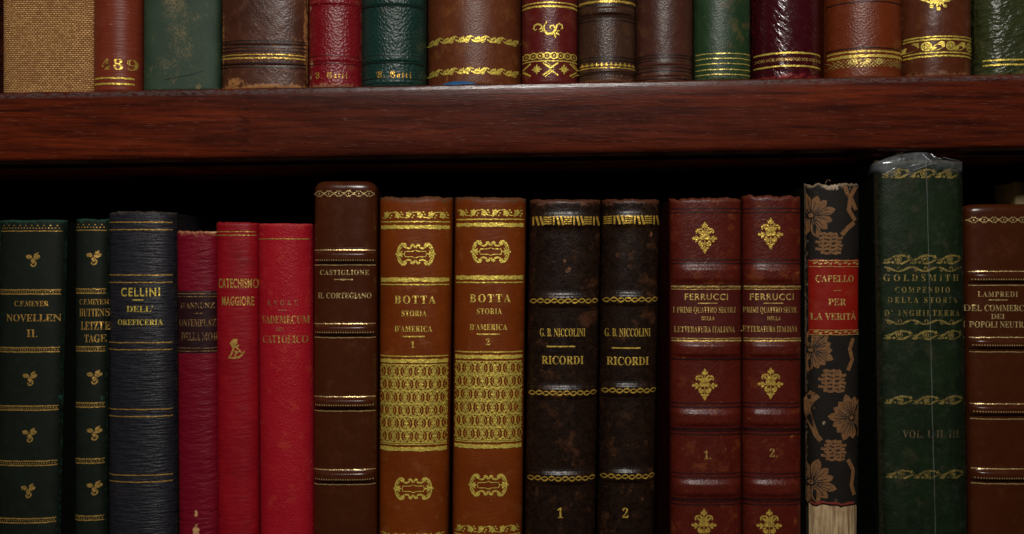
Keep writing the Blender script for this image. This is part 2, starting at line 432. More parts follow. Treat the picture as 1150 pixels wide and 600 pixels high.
def o_fret(d, py, h=10, seed=1):
    z, xs, st = d.xs(py, 4.4, -.95, .95)
    for i, x in enumerate(xs):
        k = (i*7+seed) % 5
        if k in (0, 3): d.ribbon([(x-1.2, z+h*.5), (x+1.6, z-h*.5)], 2.4)
        elif k == 1: d.ribbon([(x, z+h*.48), (x, z-h*.48)], 1.9)
        else:
            for q in (-.36, -.12, .12, .36): d.ribbon([(x-st*.48, z+h*q), (x+st*.44, z+h*q+.5)], 1.4)
def o_fleuron(d, px, py, k=1.0):
    x, z = d.b.at(px, py)
    L = lambda dx, dz, a, l, w: d.leaf(x+dx*k, z+dz*k, radians(a), l*k, w*k)
    d.ribbon([(x, z+15*k), (x, z-15*k)], 1.0*k)
    L(0, 10, 90, 8.5, 4.6); L(-.5, 11, 130, 5, 2.6); L(.5, 11, 50, 5, 2.6)
    for sg in (1, -1):
        A = lambda a: a if sg == 1 else 180-a
        L(sg*.5, 4, A(62), 9, 2.6); L(sg*.5, 2, A(38), 11, 3.2)
        d.spiral(x+sg*7*k, z+6.5*k, 3.6*k, 2.4*k, radians(A(130)), radians(A(-40)), 1.7*k)
        L(sg*.8, -2, A(40), 6.5, 5.0); L(sg*5, -1.5, A(8), 9, 3.0); L(sg*8, -1.5, A(55), 4.5, 3.2); L(sg*8, -1.5, A(-55), 4.5, 3.2); d.disc(x+sg*12.6*k, z-1.0*k, 1.8*k)
        d.spiral(x+sg*3.4*k, z-7*k, 3.6*k, 1.6*k, radians(A(80)), radians(A(-150)), 1.9*k)
        d.disc(x+sg*3.2*k, z-7.4*k, 2.4*k)
        L(0, -13, A(20), 5.4, 3.0)
    L(0, -11, -90, 7.5, 4.4)
def o_scrollborder(d, py, h=11, step=27, ph=0):
    z, xs, st = d.xs(py, step, -.86, .9)
    for i, x in enumerate(xs):
        d.ribbon([(x-st*.55, z-h*.38), (x-st*.35, z-h*.12), (x-st*.16, z+h*.26), (x+st*.05, z+h*.42), (x+st*.30, z+h*.36), (x+st*.5, z+h*.12)], lambda k: .9+1.5*sin(pi*k))
        d.ring(x, z, h*.30, 1.1, n=14)
        for a in range(0, 360, 60): d.leaf(x, z, radians(a+10), h*.24, 1.6)
        d.leaf(x-st*.28, z-h*.25, radians(195), 7, 3.0); d.leaf(x+st*.36, z+h*.05, radians(70), h*.45, 3.6); d.leaf(x-st*.2, z-h*.45, radians(90), h*.32, 3.4)
        d.ribbon([(x-st*.1, z-h*.42), (x+st*.12, z-h*.42), (x+st*.3, z-h*.2), (x+st*.46, z-h*.02)], lambda k: .8+1.6*sin(pi*k))
        d.ribbon([(x-st*.5, z-h*.1), (x-st*.3, z+h*.1), (x-st*.1, z+h*.2)], 1.0)
def o_wave(d, py, h=5, step=29):
    z, xs, st = d.xs(py, step, -.86, .9)
    for x in xs:
        d.ribbon([(x+st*(k/10-.5), z+h*.42*cos(2*pi*k/10)) for k in range(11)], lambda k: 1.2+1.3*abs(sin(2*pi*k)))
        d.spiral(x+st*.02, z+h*.15, 2.7, .8, radians(-60), radians(250), 1.1); d.spiral(x-st*.34, z-h*.1, 2.2, .8, radians(120), radians(420), 1.0)
def o_thick_garland(d, py, h=9, step=16.5):
    z, xs, st = d.xs(py, step, -.97, .97)
    for i, x in enumerate(xs):
        d.ribbon([(x-st*.62, z-h*.10), (x-st*.38, z-h*.36), (x-st*.1, z-h*.30), (x+st*.12, z+h*.18), (x+st*.34, z+h*.36), (x+st*.55, z+h*.16)], lambda k: .9+2.0*sin(pi*k))
        d.disc(x+st*.10, z-h*.22, h*.17); d.ring(x+st*.10, z-h*.22, h*.27, .9)
        for q in range(3): d.leaf(x-st*(.40-.13*q), z-h*.22+q*.5, radians(62+q*8), h*.50, 1.9)
        d.leaf(x+st*.34, z+h*.30, radians(-115), h*.5, 2.0)
def o_circle_row(d, py, r=3.4):
    z, xs, st = d.xs(py, 2*r+1.2, -.95, .95)
    for x in xs:
        d.ring(x, z, r, 1.2); d.disc(x, z, 1.2); d.disc(x-st/2, z+r*.7, .8, n=6); d.disc(x-st/2, z-r*.7, .8, n=6)
def o_diamond_row(d, py, h=14, step=25):
    z, xs, st = d.xs(py, step, -.95, .95)
    for i, x in enumerate(xs):
        for a in range(0, 360, 45): d.leaf(x, z, radians(a), h*(.44 if a % 90 == 0 else .32), 2.3)
        d.ring(x, z, h*.16, 1.0)
        for sg in (1, -1):
            d.ribbon([(x+st*.22, z+sg*h*.5), (x+st*.5, z+sg*1.0), (x+st*.5, z-sg*1), (x+st*.78, z-sg*h*.5)][:2], 1.7)
            d.ribbon([(x-st*.22, z+sg*h*.5), (x-st*.5, z+sg*1.0)], 1.7)
            d.ribbon([(x+st*.30, z+sg*h*.62), (x+st*.62, z+sg*1.0)], .9)
def o_acanthus(d, px, py):
    x, z = d.b.at(px, py)
    d.ribbon([(x-5.5, z-3.5), (x-6.2, z+.5), (x-8, z+4), (x-11.5, z+5.6), (x-15, z+4), (x-16, z+.6), (x-14, z-1.4), (x-12.2, z-.2)], lambda k: .9+1.3*sin(pi*k))
    d.ribbon([(x-3.2, z+5.2), (x-4.6, z+2), (x-4, z-2.5), (x-.8, z-6), (x+4, z-6.2), (x+7.4, z-3.2), (x+8, z+.6), (x+5.6, z+3.4), (x+2.4, z+2.6), (x+2.2, z-.2), (x+4.2, z-1)], lambda k: .9+1.9*sin(pi*k)**2)
    d.ribbon([(x+6.5, z-5), (x+8.8, z-.5), (x+9.6, z+3), (x+12.4, z+5.4), (x+15.6, z+4), (x+16, z+.8), (x+14.2, z-.6)], lambda k: .9+1.2*sin(pi*k))
    for (dx, dz, a, l, w) in ((7, -5, -75, 6.5, 2.2), (8, -4.5, -30, 6, 2.0), (9, -3, 10, 4.6, 1.8), (-6.5, 1, 215, 4.5, 1.7), (-2.6, 4.5, 75, 4, 1.7), (-6, -2.5, 200, 3.6, 1.5)):
        d.leaf(x+dx, z+dz, radians(a), l, w)
def o_rosette_frieze(d, py, h=12, step=27, off=0):
    z, xs, st = d.xs(py, step, -.97, .97)
    for x in xs:
        d.ring(x+5, z, h*.40, 1.6); d.disc(x+5, z, 1.8); d.ring(x+5, z, h*.24, .7)
        d.poly([(x-2, z+h*.42), (x-6, z+h*.45), (x-st*.62, z-h*.10), (x-st*.64, z-h*.45), (x-8, z-h*.40), (x-1.5, z-h*.05)], [(0, 1, 2, 3, 4, 5)])
        d.leaf(x+9, z-h*.34, radians(20), 7, 3)
def o_palmette(d, px, py):
    x, z = d.b.at(px, py)
    for a in range(-160, -19, 20):
        d.leaf(x, z+5, radians(a), 12 if a % 40 else 10, 3.6)
    for sg in (-1, 1):
        d.spiral(x+sg*9, z+3, 4.6, 1.4, radians(90 if sg == 1 else 90), radians(90-sg*300), 1.9); d.leaf(x+sg*12, z+2, radians(90-sg*60), 8, 4)
        d.disc(x+sg*7, z-5, 2.0)
    d.disc(x, z-8.0, 2.2)
def o_emblem(d, px, py):
    x, z = d.b.at(px, py)
    d.ribbon([(x+2.5, z+11), (x-2, z+9.6), (x-4.4, z+6), (x-3, z+3.2), (x+1, z+2.4), (x+3.6, z+4.6)], lambda k: 1.0+4.2*sin(pi*k)**1.5)
    d.leaf(x-1.5, z+4, radians(70), 7, 4.5)
    d.ribbon([(x-2.5, z+2), (x-3.5, z-2), (x-5, z-6), (x-8, z-9.6)], lambda k: 2.4-.8*k)
    d.ribbon([(x+1, z+1), (x+4.6, z-2), (x+1, z-4.5), (x-1.5, z-7.5), (x+1.5, z-9.4), (x+5, z-8)], 1.9)
    d.ribbon([(x-8.5, z-9.8), (x-3, z-10.3), (x+3, z-9.6), (x+7, z-6.5), (x+9, z-3)], lambda k: 1.3+.8*sin(pi*k))
    d.ribbon([(x+4.5, z-2), (x+6.5, z-5)], 1.3); d.leaf(x-1, z-1.5, radians(-60), 5, 3)

# cloth printed flowers of the black book
def o_print_flower(d, px, py, k=1.0, rot=0, n=5, span=360):
    x, z = d.b.at(px, py)
    for i in range(n):
        for q, (da, l, w) in enumerate(((-21, 20, 7.4), (0, 23, 8.0), (21, 20, 7.4))):
            a = radians(rot+span*i/n+da*(6/n))
            P = []
            for sg in (1, -1):
                for m in (range(8) if sg == 1 else range(6, 0, -1)):
                    f = m/7; hh = sg*w/2*k*(sin(pi*min(1, f**1.5))**.7); r = (3+(l-3)*f)*k
                    P.append((x+cos(a)*r-sin(a)*hh, z+sin(a)*r+cos(a)*hh))
            P = [(d.b.cx(*p), p[1]) for p in P]
            if max(p[0] for p in P)-min(p[0] for p in P) > 1.5: d.poly(P, [tuple(range(len(P)))])
    if abs(d.b.tx(x, z)) < .93: d.disc(x, z, 2.2*k)
def o_print_veins(d, px, py, k=1.0, rot=0, n=5):
    x, z = d.b.at(px, py)
    for i in range(n):
        for da in (-28, -15, -6, 6, 15, 28):
            a = radians(rot+360*i/n+da*(5/n)*.9); P = [(x+cos(a)*r*k, z+sin(a)*r*k) for r in (5, 9, 13, 17-abs(da)*.1)]
            if all(abs(d.b.tx(*p)) < .95 for p in P): d.ribbon(P, lambda q: .9-.5*q)
    if abs(d.b.tx(x, z)) < .9: d.ring(x, z, 3.0*k, .8, n=10)
def o_print_comb(d, px, py, k=1.0):
    x, z = d.b.at(px, py)
    for i in range(6):
        dz = (i-2.5)*4.3*k; w = (11, 14, 13, 14, 13, 9)[i]*k; sh = (1, -1)[i % 2]*1.2
        d.ribbon([(d.b.cx(x-w+sh+q*w/4, z), z+dz+.8*sin(q*1.9+i)) for q in range(9)], 3.0*k)
    for dx in (-8, 0, 7): d.ribbon([(x+dx*k, z-11*k), (x+dx*k+1, z+11*k)], 2.2*k)
def o_print_chain(d, pts, w=5):
    P = [d.b.at(*p) for p in pts]
    d.ribbon([(d.b.cx(*p), p[1]) for p in P], w)

# ------------------------------------------------------------------ the book
def orn(bk, name, mat, fn, *a, **k):
    g = Deco(bk); fn(g, *a, **k); return g.build(name, mat, bk.e)
class Book:
    """front edges given at two heights: (y, left, right)"""
    def __init__(s, label, top, bot, a, b, d=12, p=2.4, y0=0.0, length=330, head=4.0, group='', bands=(), jag=.5, seed=1, tail=3.0, botf=None, corner=0.0):
        s.corner = corner
        s.d, s.p, s.y0, s.head, s.bands, s.jag, s.seed, s.tail, s.length = d, p, y0, head, [], jag, seed, tail, length
        ke = (D+y0+d)/D; kf = (D+y0)/D
        s.za, s.zb2 = (300-a[0])*kf, (300-b[0])*kf
        s.la, s.ra, s.lb, s.rb = (a[1]-575)*ke, (a[2]-575)*ke, (b[1]-575)*ke, (b[2]-575)*ke
        s.kf = kf
        s.ztop = (300-top)*kf; s.zbot = (300-bot)*kf if bot is not None else None; s.botf = botf
        s.bands = [((300-c)*kf, w/2, h) for (c, w, h) in bands]
        zz = s.zbot if s.zbot is not None else botf(s.xt(0, s.ztop))
        x = (s.xt(-1, zz)+s.xt(1, zz))/2
        s.org = (x, y0+d, zz)
        e = bpy.data.objects.new('book', None); COL.objects.link(e); e.empty_display_size = .01
        e.location = tuple(v*S for v in s.org)
        e['label'] = label; e['category'] = 'book'; e['group'] = group
        s.e = e
    def edges(s, z):
        k = (z-s.za)/((s.zb2-s.za) or 1)
        return lerp(s.la, s.lb, k), lerp(s.ra, s.rb, k)
    def xt(s, t, z):
        l, r = s.edges(z); return (l+r)/2 + (r-l)/2*t
    def tx(s, x, z):
        l, r = s.edges(z); return (x-(l+r)/2)/((r-l)/2)
    def cx(s, x, z):
        l, r = s.edges(z); m = (r-l)*.012; return clamp(x, l+m, r-m)
    def yy(s, t, z):
        t = clamp(t, -1, 1); q = (1-abs(t)**s.p)
        y = s.y0 + s.d*(1-max(0, q)**(1/s.p))
        for (zc, w, h) in s.bands:
            k = (z-zc)/w
            if abs(k) < 1.6:
                g = 1/(1+(abs(k)/.82)**6) if h > 0 else exp(-k*k*2.5)
                y -= h*g*(1-abs(t)**8)
        if s.head and z > s.ztop-s.head:
            k = clamp((z-s.ztop+s.head)/s.head, 0, 1); y += s.head*(1-sqrt(1-k*k*.98))
        return y
    def on(s, x, z, off=0):
        t = clamp(s.tx(x, z), -.995, .995); y = s.yy(t, z)
        e = .4; l, r = s.edges(z); hw = (r-l)/2
        dyx = (s.yy(t+e/hw, z)-s.yy(t-e/hw, z))/(2*e); dyz = (s.yy(t, z+e)-s.yy(t, z-e))/(2*e)
        n = (dyx, -1, dyz); m = sqrt(1+dyx*dyx+dyz*dyz)
        return (x+n[0]/m*off, y+n[1]/m*off, z+n[2]/m*off)
    def at(s, px, py):
        y = s.y0; x = z = 0
        for _ in range(12):
            k = (D+y)/D; x, z = (px-575)*k, (300-py)*k
            y = lerp(y, s.yy(clamp(s.tx(x, z), -.97, .97), z), .6)
        return x, z
    def mid(s, py):
        z = (300-py)*s.kf; return s.xt(0, z), z
    def build(s, mat, board=None, page=None, scuffs=(), nu=46, step=4.0, zlow=None, board_ext=0, wear_top=1.0, wear_bot=1.0, wear_side=.6, pages=True, zlowf=None):
        e = s.e; V = []; F = []; wear = []; scf = []
        zl = zlow if zlow is not None else s.zbot
        # vertical stations
        ztop = s.ztop; base = zl if zl is not None else min(s.botf(s.xt(-1, 0)), s.botf(s.xt(1, 0)))
        st = set(); q = base
        while q < ztop-s.head: st.add(round(q, 2)); q += step
        for k in range(9): st.add(round(ztop-s.head*(1-sin(k/8*pi/2)), 2))
        for (zc, w, h) in s.bands:
            for k in range(-16, 17):
                zz = zc+w*k/9
                if base < zz < ztop: st.add(round(zz, 2))
        for k in range(5): st.add(round(base+k*.8, 2))
        st = sorted(st)
        pr = []
        for v in st:
            if not pr or v-pr[-1] > .12: pr.append(v)
        st = pr
        scp = [(s.at(a, b), rx, rz, radians(r), w) for (a, b, rx, rz, r, w) in scuffs]
        N = nu+1
        ts = [sin((i/nu-.5)*pi) for i in range(N)]
        ts = [lerp(t, i/nu*2-1, .45) for i, t in enumerate(ts)]
        def add(x, y, z, w, sc): V.append((x, y, z)); wear.append(w); scf.append(sc)
        for j, z in enumerate(st):
            fr = (z-base)/(ztop-base)
            for i, t in enumerate(ts):
                zt = ztop + s.jag*(n1(t*5, s.seed)*.8+n1(t*17, s.seed+3)*.5) - s.corner*abs(t)**9
                zb = base
                if zl is None: zb = s.botf(s.xt(t, base))
                if zlowf: zb = base + zlowf(t)
                if z > ztop-14: zz = z + (zt-ztop)*(z-ztop+14)/14
                else: zz = z
                if fr < .25: zz = zz + (zb-base)*(1-fr/.25)
                x = s.xt(t, z); y = s.yy(t, z)
                if zl is None:
                    k = clamp((zz-zb)/s.tail, 0, 1); y += s.tail*(1-sqrt(1-(1-k)**2*.98))*.6
                w = max(wear_top*exp(-(zt-zz)/5.5), wear_bot*exp(-(zz-zb)/6.5), wear_side*exp(-(1-abs(t))*(s.xt(1, z)-x+2)/3.0) if False else wear_side*exp(-(1-abs(t))*28/2.2))
                for (zc, bw, h) in s.bands:
                    if h > 1 and abs(z-zc) < bw: w = max(w, .32)
                sc = 0
                for (c, rx, rz, r, wgt) in scp:
                    dx, dz = x-c[0], zz-c[1]; u = (dx*cos(r)+dz*sin(r))/rx; v = (-dx*sin(r)+dz*cos(r))/rz
                    sc = max(sc, wgt*(1-sstep(.35, 1.25, sqrt(u*u+v*v))))
                add(x, y, zz, w, sc)
        R = len(st)
        for j in range(R-1):
            for i in range(nu):
                F.append((j*N+i, j*N+i+1, (j+1)*N+i+1, (j+1)*N+i))
        # turned-in lips at head and tail
        for (row, sg) in ((R-1, -1), (0, 1)):
            prev = [row*N+i for i in range(N)]
            for (dy, dz) in ((3.2, 0), (4.2, 9*sg)):
                cur = []
                for i in range(N):
                    v = V[row*N+i]; cur.append(len(V)); add(v[0]*1 - (ts[i])*1.0, v[1]+dy, v[2]+dz, .8, 0)
                for i in range(nu):
                    f = (prev[i], prev[i+1], cur[i+1], cur[i]); F.append(f if sg == -1 else f[::-1])
                prev = cur
        o = mesh_obj('spine', V, F, mat, e, True, s.org)
        for nm, arr in (('wear', wear), ('scuff', scf)):
            at = o.data.attributes.new(nm, 'FLOAT', 'POINT'); at.data.foreach_set('value', arr)
        s.spine = o
        # cover boards
        yf = s.y0+s.d-.6; yb = s.y0+s.length
        def bz(x): return (s.zbot if s.zbot is not None else s.botf(x)) + .3
        for sg in (-1, 1):
            bm = bmesh.new(); ext = board_ext
            zt = ztop-1.0-s.corner
            vs = []
            for z0 in (0, 1):
                for (y, iy) in ((yf, 0), (yb, 1)):
                    for ix in (0, 1):
                        z = zt if z0 else None
                        xr = s.xt(sg, zt if z0 else (s.zbot if s.zbot is not None else base)) - sg*.5 + sg*ext
                        x = xr - sg*ix*4.2
                        if z is None: z = bz(x)
                        vs.append(bm.verts.new(((x-s.org[0])*S, (y-s.org[1])*S, (z-s.org[2])*S)))
            for f in ((0, 1, 3, 2), (4, 6, 7, 5), (0, 4, 5, 1), (2, 3, 7, 6), (0, 2, 6, 4), (1, 5, 7, 3)):
                bm.faces.new([vs[i] for i in f])
            bmesh.ops.recalc_face_normals(bm, faces=bm.faces)
            bmesh.ops.bevel(bm, geom=bm.edges[:], offset=1.1*S, segments=2, affect='EDGES')
            me = bpy.data.meshes.new('cover_board'); bm.to_mesh(me); bm.free()
            link('cover_board', me, board or mat, e, False)
        # leaves
        if pages:
            bm = bmesh.new(); vs = []
            for z0 in (0, 1):
                for y in (yf+4, yb-7):
                    for sg in (-1, 1):
                        zt = ztop-8-s.corner
                        x = s.xt(sg, zt if z0 else (s.zbot if s.zbot is not None else base)) - sg*5.4
                        z = zt if z0 else bz(x)+2.0
                        vs.append(bm.verts.new(((x-s.org[0])*S, (y-s.org[1])*S, (z-s.org[2])*S)))
            for f in ((0, 1, 3, 2), (4, 6, 7, 5), (0, 4, 5, 1), (2, 3, 7, 6), (0, 2, 6, 4), (1, 5, 7, 3)):
                bm.faces.new([vs[i] for i in f])
            bmesh.ops.recalc_face_normals(bm, faces=bm.faces)
            me = bpy.data.meshes.new('page_block'); bm.to_mesh(me); bm.free()
            link('page_block', me, PAPER, e, False)
        return o
    def patch(s, name, mat, py0, py1, t0=-.97, t1=.97, off=.5, jag=.3, parent=None, attrs=True):
        """a leather label pasted on the spine"""
        V = []; F = []; nu = 40; za, zb = (300-py0)*s.kf, (300-py1)*s.kf; nv = 26
        for j in range(nv+1):
            for i in range(nu+1):
                t = lerp(t0, t1, i/nu); z = lerp(zb, za, j/nv) + (jag*n1(i*.6, j+3) if j in (0, nv) else 0)
                o = off if 0 < i < nu and 0 < j < nv else .05
                V.append(s.on(s.xt(t, z), z, o))
        for j in range(nv):
            for i in range(nu):
                a = j*(nu+1)+i; F.append((a, a+1, a+nu+2, a+nu+1))
        o = mesh_obj(name, V, F, mat, parent or s.e, True, s.org)
        if attrs:
            wv = []
            for j in range(nv+1):
                for i in range(nu+1):
                    wv.append(.7 if j in (0, nv) or i in (0, nu) else .15)
            for nm, arr in (('wear', wv), ('scuff', [0.0]*len(wv))):
                at = o.data.attributes.new(nm, 'FLOAT', 'POINT'); at.data.foreach_set('value', arr)
        return o

# ------------------------------------------------------------------ materials in use
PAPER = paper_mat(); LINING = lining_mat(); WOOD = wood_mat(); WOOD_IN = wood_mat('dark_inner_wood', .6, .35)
G_LEMON = gold('lemon_gold_leaf', (1.0, .76, .13), .10, .44)
G_RICH = gold('rich_lemon_gold_leaf', (1.0, .78, .14), .02, .42)
G_WORN = gold('worn_lemon_gold_leaf', (.95, .70, .13), .36, .44)
G_WARM = gold('warm_gold_leaf', (.72, .42, .09), .36, .44)
G_WARMW = gold('worn_warm_gold_leaf', (.74, .45, .11), .55, .40)
G_PALE = gold('pale_gold_leaf', (.86, .62, .26), .25, .30)
G_PALEW = gold('rubbed_pale_gold_leaf', (.80, .56, .24), .62, .34)
G_DARK = gold('tarnished_gold_leaf', (.40, .29, .07), .55, .5, .4)
BLIND_OR_SHADE = plain('tooled_or_shade_leather', (.020, .009, .006), .42)  # blind tooling, and the painted shade lines on the glossy calf books
BLIND_G = plain('blind_tooled_green', (.006, .012, .009), .42)
BLIND_R = plain('blind_tooled_red', (.07, .004, .006), .45)

M = {}
M['meyer'] = leather('black_green_bookcloth', (0.00719, 0.01023, 0.00579), (0.00397, 0.00613, 0.00334), (0.01488, 0.02302, 0.01262), .62, .4, (2600, .25, .00015), ((1500, 1500, 700), 0, .25, .00025), wear=(.018, .07, .045), wear_amt=.7, scuff=(.02, .09, .06))
M['cellini'] = leather('navy_ribbed_cloth', (0.01944, 0.0186, 0.02457), (0.00908, 0.00868, 0.01112), (0.03887, 0.0372, 0.04388), .40, .5, None, [((120, 120, 1050), 0, .8, .0009), ((300, 300, 2200), 0, .4, .0004)], wear=(.075, .055, .035), wear_amt=.5, scuff=(.08, .07, .06), cloth=True)
M['crimson'] = leather('crimson_crinkled_cloth', (0.16524, 0.00292, 0.01273), (0.11016, 0.00182, 0.00891), (0.22032, 0.00583, 0.0191), .48, .45, (1500, .3, .0002), [((120, 120, 520), .1, .8, .0009), ((60, 60, 150), -.2, .5, .0012)], wear=(.42, .20, .09), wear_amt=.6, scuff=(.62, .36, .16))
M['red'] = leather('red_bookcloth', (0.27616, 0.00389, 0.00979), (0.19178, 0.00259, 0.00734), (0.33753, 0.00778, 0.01346), .46, .45, (1800, .3, .0002), [((150, 150, 600), .05, .5, .0006)], wear=(.20, .008, .012), wear_amt=.5, scuff=(.04, .006, .006), mottle=.8, scratch=.25)
M['scarlet'] = leather('scarlet_pebbled_cloth', (0.36338, 0.00817, 0.01655), (0.2907, 0.00454, 0.01242), (0.40698, 0.01542, 0.02328), .44, .45, (1050, .55, .0004), None, wear=(.5, .10, .07), wear_amt=.25, mottle=.8, scuff=(.50, .075, .035), scratch=.25)
M['calf'] = leather('glossy_brown_calf', (0.05505, 0.01271, 0.00355), (0.03441, 0.00716, 0.00206), (0.08133, 0.0212, 0.00599), .25, .5, (2600, .12, .00012), ((40, 40, 60), 0, .15, .0012), wear=(.05, .015, .007), wear_amt=.3, mottle=.4)
M['tan'] = leather('tan_marbled_calf', (0.1638, 0.0309, 0.0029), (0.09765, 0.01546, 0.00164), (0.2142, 0.04545, 0.00504), .40, .5, None, [((140, 140, 1000), .14, .35, .0004), ((500, 500, 90), 0, .15, .0003)], wear=(.085, .036, .014), wear_amt=.85, scuff=(.33, .15, .05), mottle=.65)
M['black'] = leather('rubbed_black_leather', (0.01026, 0.00514, 0.00309), (0.00513, 0.00267, 0.00164), (0.0228, 0.01026, 0.00546), .30, .5, (1200, .3, .00025), ((220, 220, 420), .2, .3, .0005), wear=(.085, .026, .010), wear_amt=.75, scuff=(.16, .060, .026), crackle=.55, mottle=.9)
M['oxblood'] = leather('oxblood_morocco', (0.07913, 0.0085, 0.0045), (0.04683, 0.00544, 0.0033), (0.10901, 0.01496, 0.0072), .34, .5, (950, .28, .0003), ((420, 420, 1000), .5, .4, .0004), wear=(.105, .028, .012), crackle=.25, wear_amt=.6, scuff=(.30, .085, .02), mottle=.6)
M['oxblood2'] = leather('oxblood_label_leather', (.070, .0085, .0060), (.045, .006, .0045), (.09, .012, .008), .40, .5, (1400, .25, .0002), None, wear=(.14, .03, .012), wear_amt=.4, scuff=(.2, .05, .02))
M['blackcloth'] = leather('black_printed_cloth', (0.0099, 0.00735, 0.00485), (0.0054, 0.00404, 0.00269), (0.02025, 0.0147, 0.00915), .65, .35, (2200, .5, .00025), ((1100, 1100, 1100), .3, .35, .0003), wear=(.26, .18, .11), wear_amt=.75, scuff=(.40, .31, .21), mottle=.7)
M['print'] = gold('ochre_cloth_print', (.205, .088, .024), .26, .75, 0)
M['vein'] = plain('black_print_veins', (.014, .012, .010), .7)
M['redlabel'] = leather('vermilion_label', (0.23462, 0.00864, 0.00377), (0.16973, 0.00562, 0.00274), (0.27456, 0.01728, 0.00686), .38, .5, (1500, .3, .0002), ((200, 200, 300), .2, .3, .0004), wear=(.18, .02, .01), wear_amt=.6, mottle=.6)
M['maroonlabel'] = leather('dark_maroon_label', (0.0216, 0.0051, 0.0072), (0.012, 0.003, 0.0048), (0.03, 0.0072, 0.0096), .42, .5, (1500, .3, .0002), ((250, 250, 600), .1, .3, .0004), wear=(.07, .01, .02), wear_amt=.5)
M['gold_green'] = leather('dark_green_calf', (0.00844, 0.02049, 0.00443), (0.00436, 0.01005, 0.00228), (0.01853, 0.03713, 0.00751), .42, .5, (900, .3, .0003), ((90, 90, 60), .2, .4, .0012), wear=(.075, .055, .025), wear_amt=.7, scuff=(.07, .055, .03), mottle=.9)
M['rust'] = leather('rust_red_cloth', (0.19315, 0.03154, 0.01287), (0.12707, 0.01948, 0.00832), (0.25415, 0.05101, 0.02574), .40, .5, (2200, .2, .0002), [((45, 45, 900), .02, .5, .0005)], wear=(.11, .022, .012), wear_amt=.35, scuff=(.33, .12, .085), mottle=.5)
M['brownU4'] = leather('scuffed_brown_calf', (0.07762, 0.02305, 0.01076), (0.03519, 0.01104, 0.00621), (0.12937, 0.04417, 0.01987), .33, .5, (1300, .25, .0003), [((60, 60, 160), .8, .4, .0010), ((500, 500, 120), .7, .35, .0004)], wear=(.36, .155, .045), wear_amt=.95, scuff=(.36, .155, .045), mottle=.9)
M['redU5'] = leather('red_pebbled_morocco', (0.1863, 0.00472, 0.00875), (0.1242, 0.00314, 0.00656), (0.24012, 0.011, 0.01457), .34, .5, (900, .6, .0005), None, wear=(.42, .26, .12), wear_amt=.55, scuff=(.45, .28, .13), mottle=.5)
M['greenU6'] = leather('bottle_green_morocco', (0.00765, 0.0324, 0.0243), (0.0045, 0.0189, 0.0144), (0.0144, 0.0468, 0.036), .34, .5, (900, .62, .0005), None, wear=(.02, .05, .035), wear_amt=.4, mottle=.5)
M['brownU7'] = leather('chestnut_calf', (0.12954, 0.03186, 0.00914), (0.07286, 0.01687, 0.00571), (0.17204, 0.04873, 0.01371), .37, .5, (1300, .25, .0003), ((90, 90, 60), 0, .25, .0010), wear=(.20, .075, .022), wear_amt=.6, mottle=.85, scuff=(.3, .12, .03))
M['burgU8'] = leather('burgundy_morocco', (0.1012, 0.009, 0.00792), (0.0644, 0.0054, 0.00528), (0.1288, 0.0144, 0.01144), .33, .5, (1300, .3, .0003), ((130, 130, 130), .5, .35, .0008), wear=(.12, .02, .012), wear_amt=.4, mottle=.4)
M['brownU9'] = leather('dark_brown_goatskin', (0.046, 0.0189, 0.01012), (0.02392, 0.00945, 0.00572), (0.07176, 0.0324, 0.0176), .33, .5, (1300, .35, .0003), ((700, 700, 120), 0, .3, .0005), wear=(.17, .065, .025), wear_amt=.65, mottle=.6)
M['brownU10'] = leather('plain_brown_calf', (0.06624, 0.0207, 0.01188), (0.0368, 0.01125, 0.00704), (0.092, 0.0324, 0.0176), .35, .5, (1400, .25, .0003), ((110, 110, 90), .2, .4, .0010), wear=(.16, .06, .025), wear_amt=.6, mottle=.7)
M['greenU11'] = leather('mid_green_calf', (0.01768, 0.0448, 0.01496), (0.00884, 0.0238, 0.00952), (0.0306, 0.063, 0.02312), .36, .5, (1400, .25, .0003), ((130, 130, 60), .3, .35, .0009), wear=(.085, .08, .03), wear_amt=.5, mottle=.7)
M['burgU12'] = leather('polished_burgundy_calf', (0.0442, 0.004, 0.0068), (0.0238, 0.0024, 0.0044), (0.0595, 0.0064, 0.0096), .19, .6, None, [((420, 420, 110), .75, .6, .0011), ((110, 110, 80), -.6, .35, .0014)], wear=(.30, .022, .022), wear_amt=.7, scuff=(.34, .05, .03), mottle=.4)
M['orangeU13'] = leather('russet_morocco', (0.15658, 0.0264, 0.00524), (0.1058, 0.01614, 0.00379), (0.19467, 0.04033, 0.00816), .36, .5, (1100, .42, .0004), None, wear=(.16, .05, .016), wear_amt=.5, mottle=.7)
M['brownU14'] = leather('polished_chestnut_calf', (0.09776, 0.0242, 0.00898), (0.05772, 0.01331, 0.00545), (0.13035, 0.03711, 0.01411), .30, .5, (1300, .2, .0002), ((80, 80, 80), .2, .4, .0014), wear=(.24, .10, .04), wear_amt=.7, mottle=.7)
M['greenU15'] = leather('crumpled_olive_calf', (0.0408, 0.04715, 0.01584), (0.01938, 0.02665, 0.00858), (0.0663, 0.0697, 0.02376), .26, .55, None, [((110, 110, 250), .25, .7, .0024), ((420, 420, 500), -.2, .35, .0006)], wear=(.13, .105, .035), wear_amt=.7, mottle=.8, scuff=(.03, .055, .02))
M['linen'] = linen_mat(); M['twill'] = twill_mat()
M['cream'] = plain('cream_vellum', (.34, .26, .12), .55)
M['blue'] = plain('blue_ribbon_silk', (.012, .10, .26), .5)
PLASTIC = plastic_mat()
SEAM = plain('plastic_weld_seam', (.40, .42, .40), .35)
M['boards_dark'] = leather('dark_marbled_boards', (.020, .013, .010), (.010, .007, .006), (.035, .022, .016), .5, .4, (1500, .2, .0002), None, wear_amt=0)

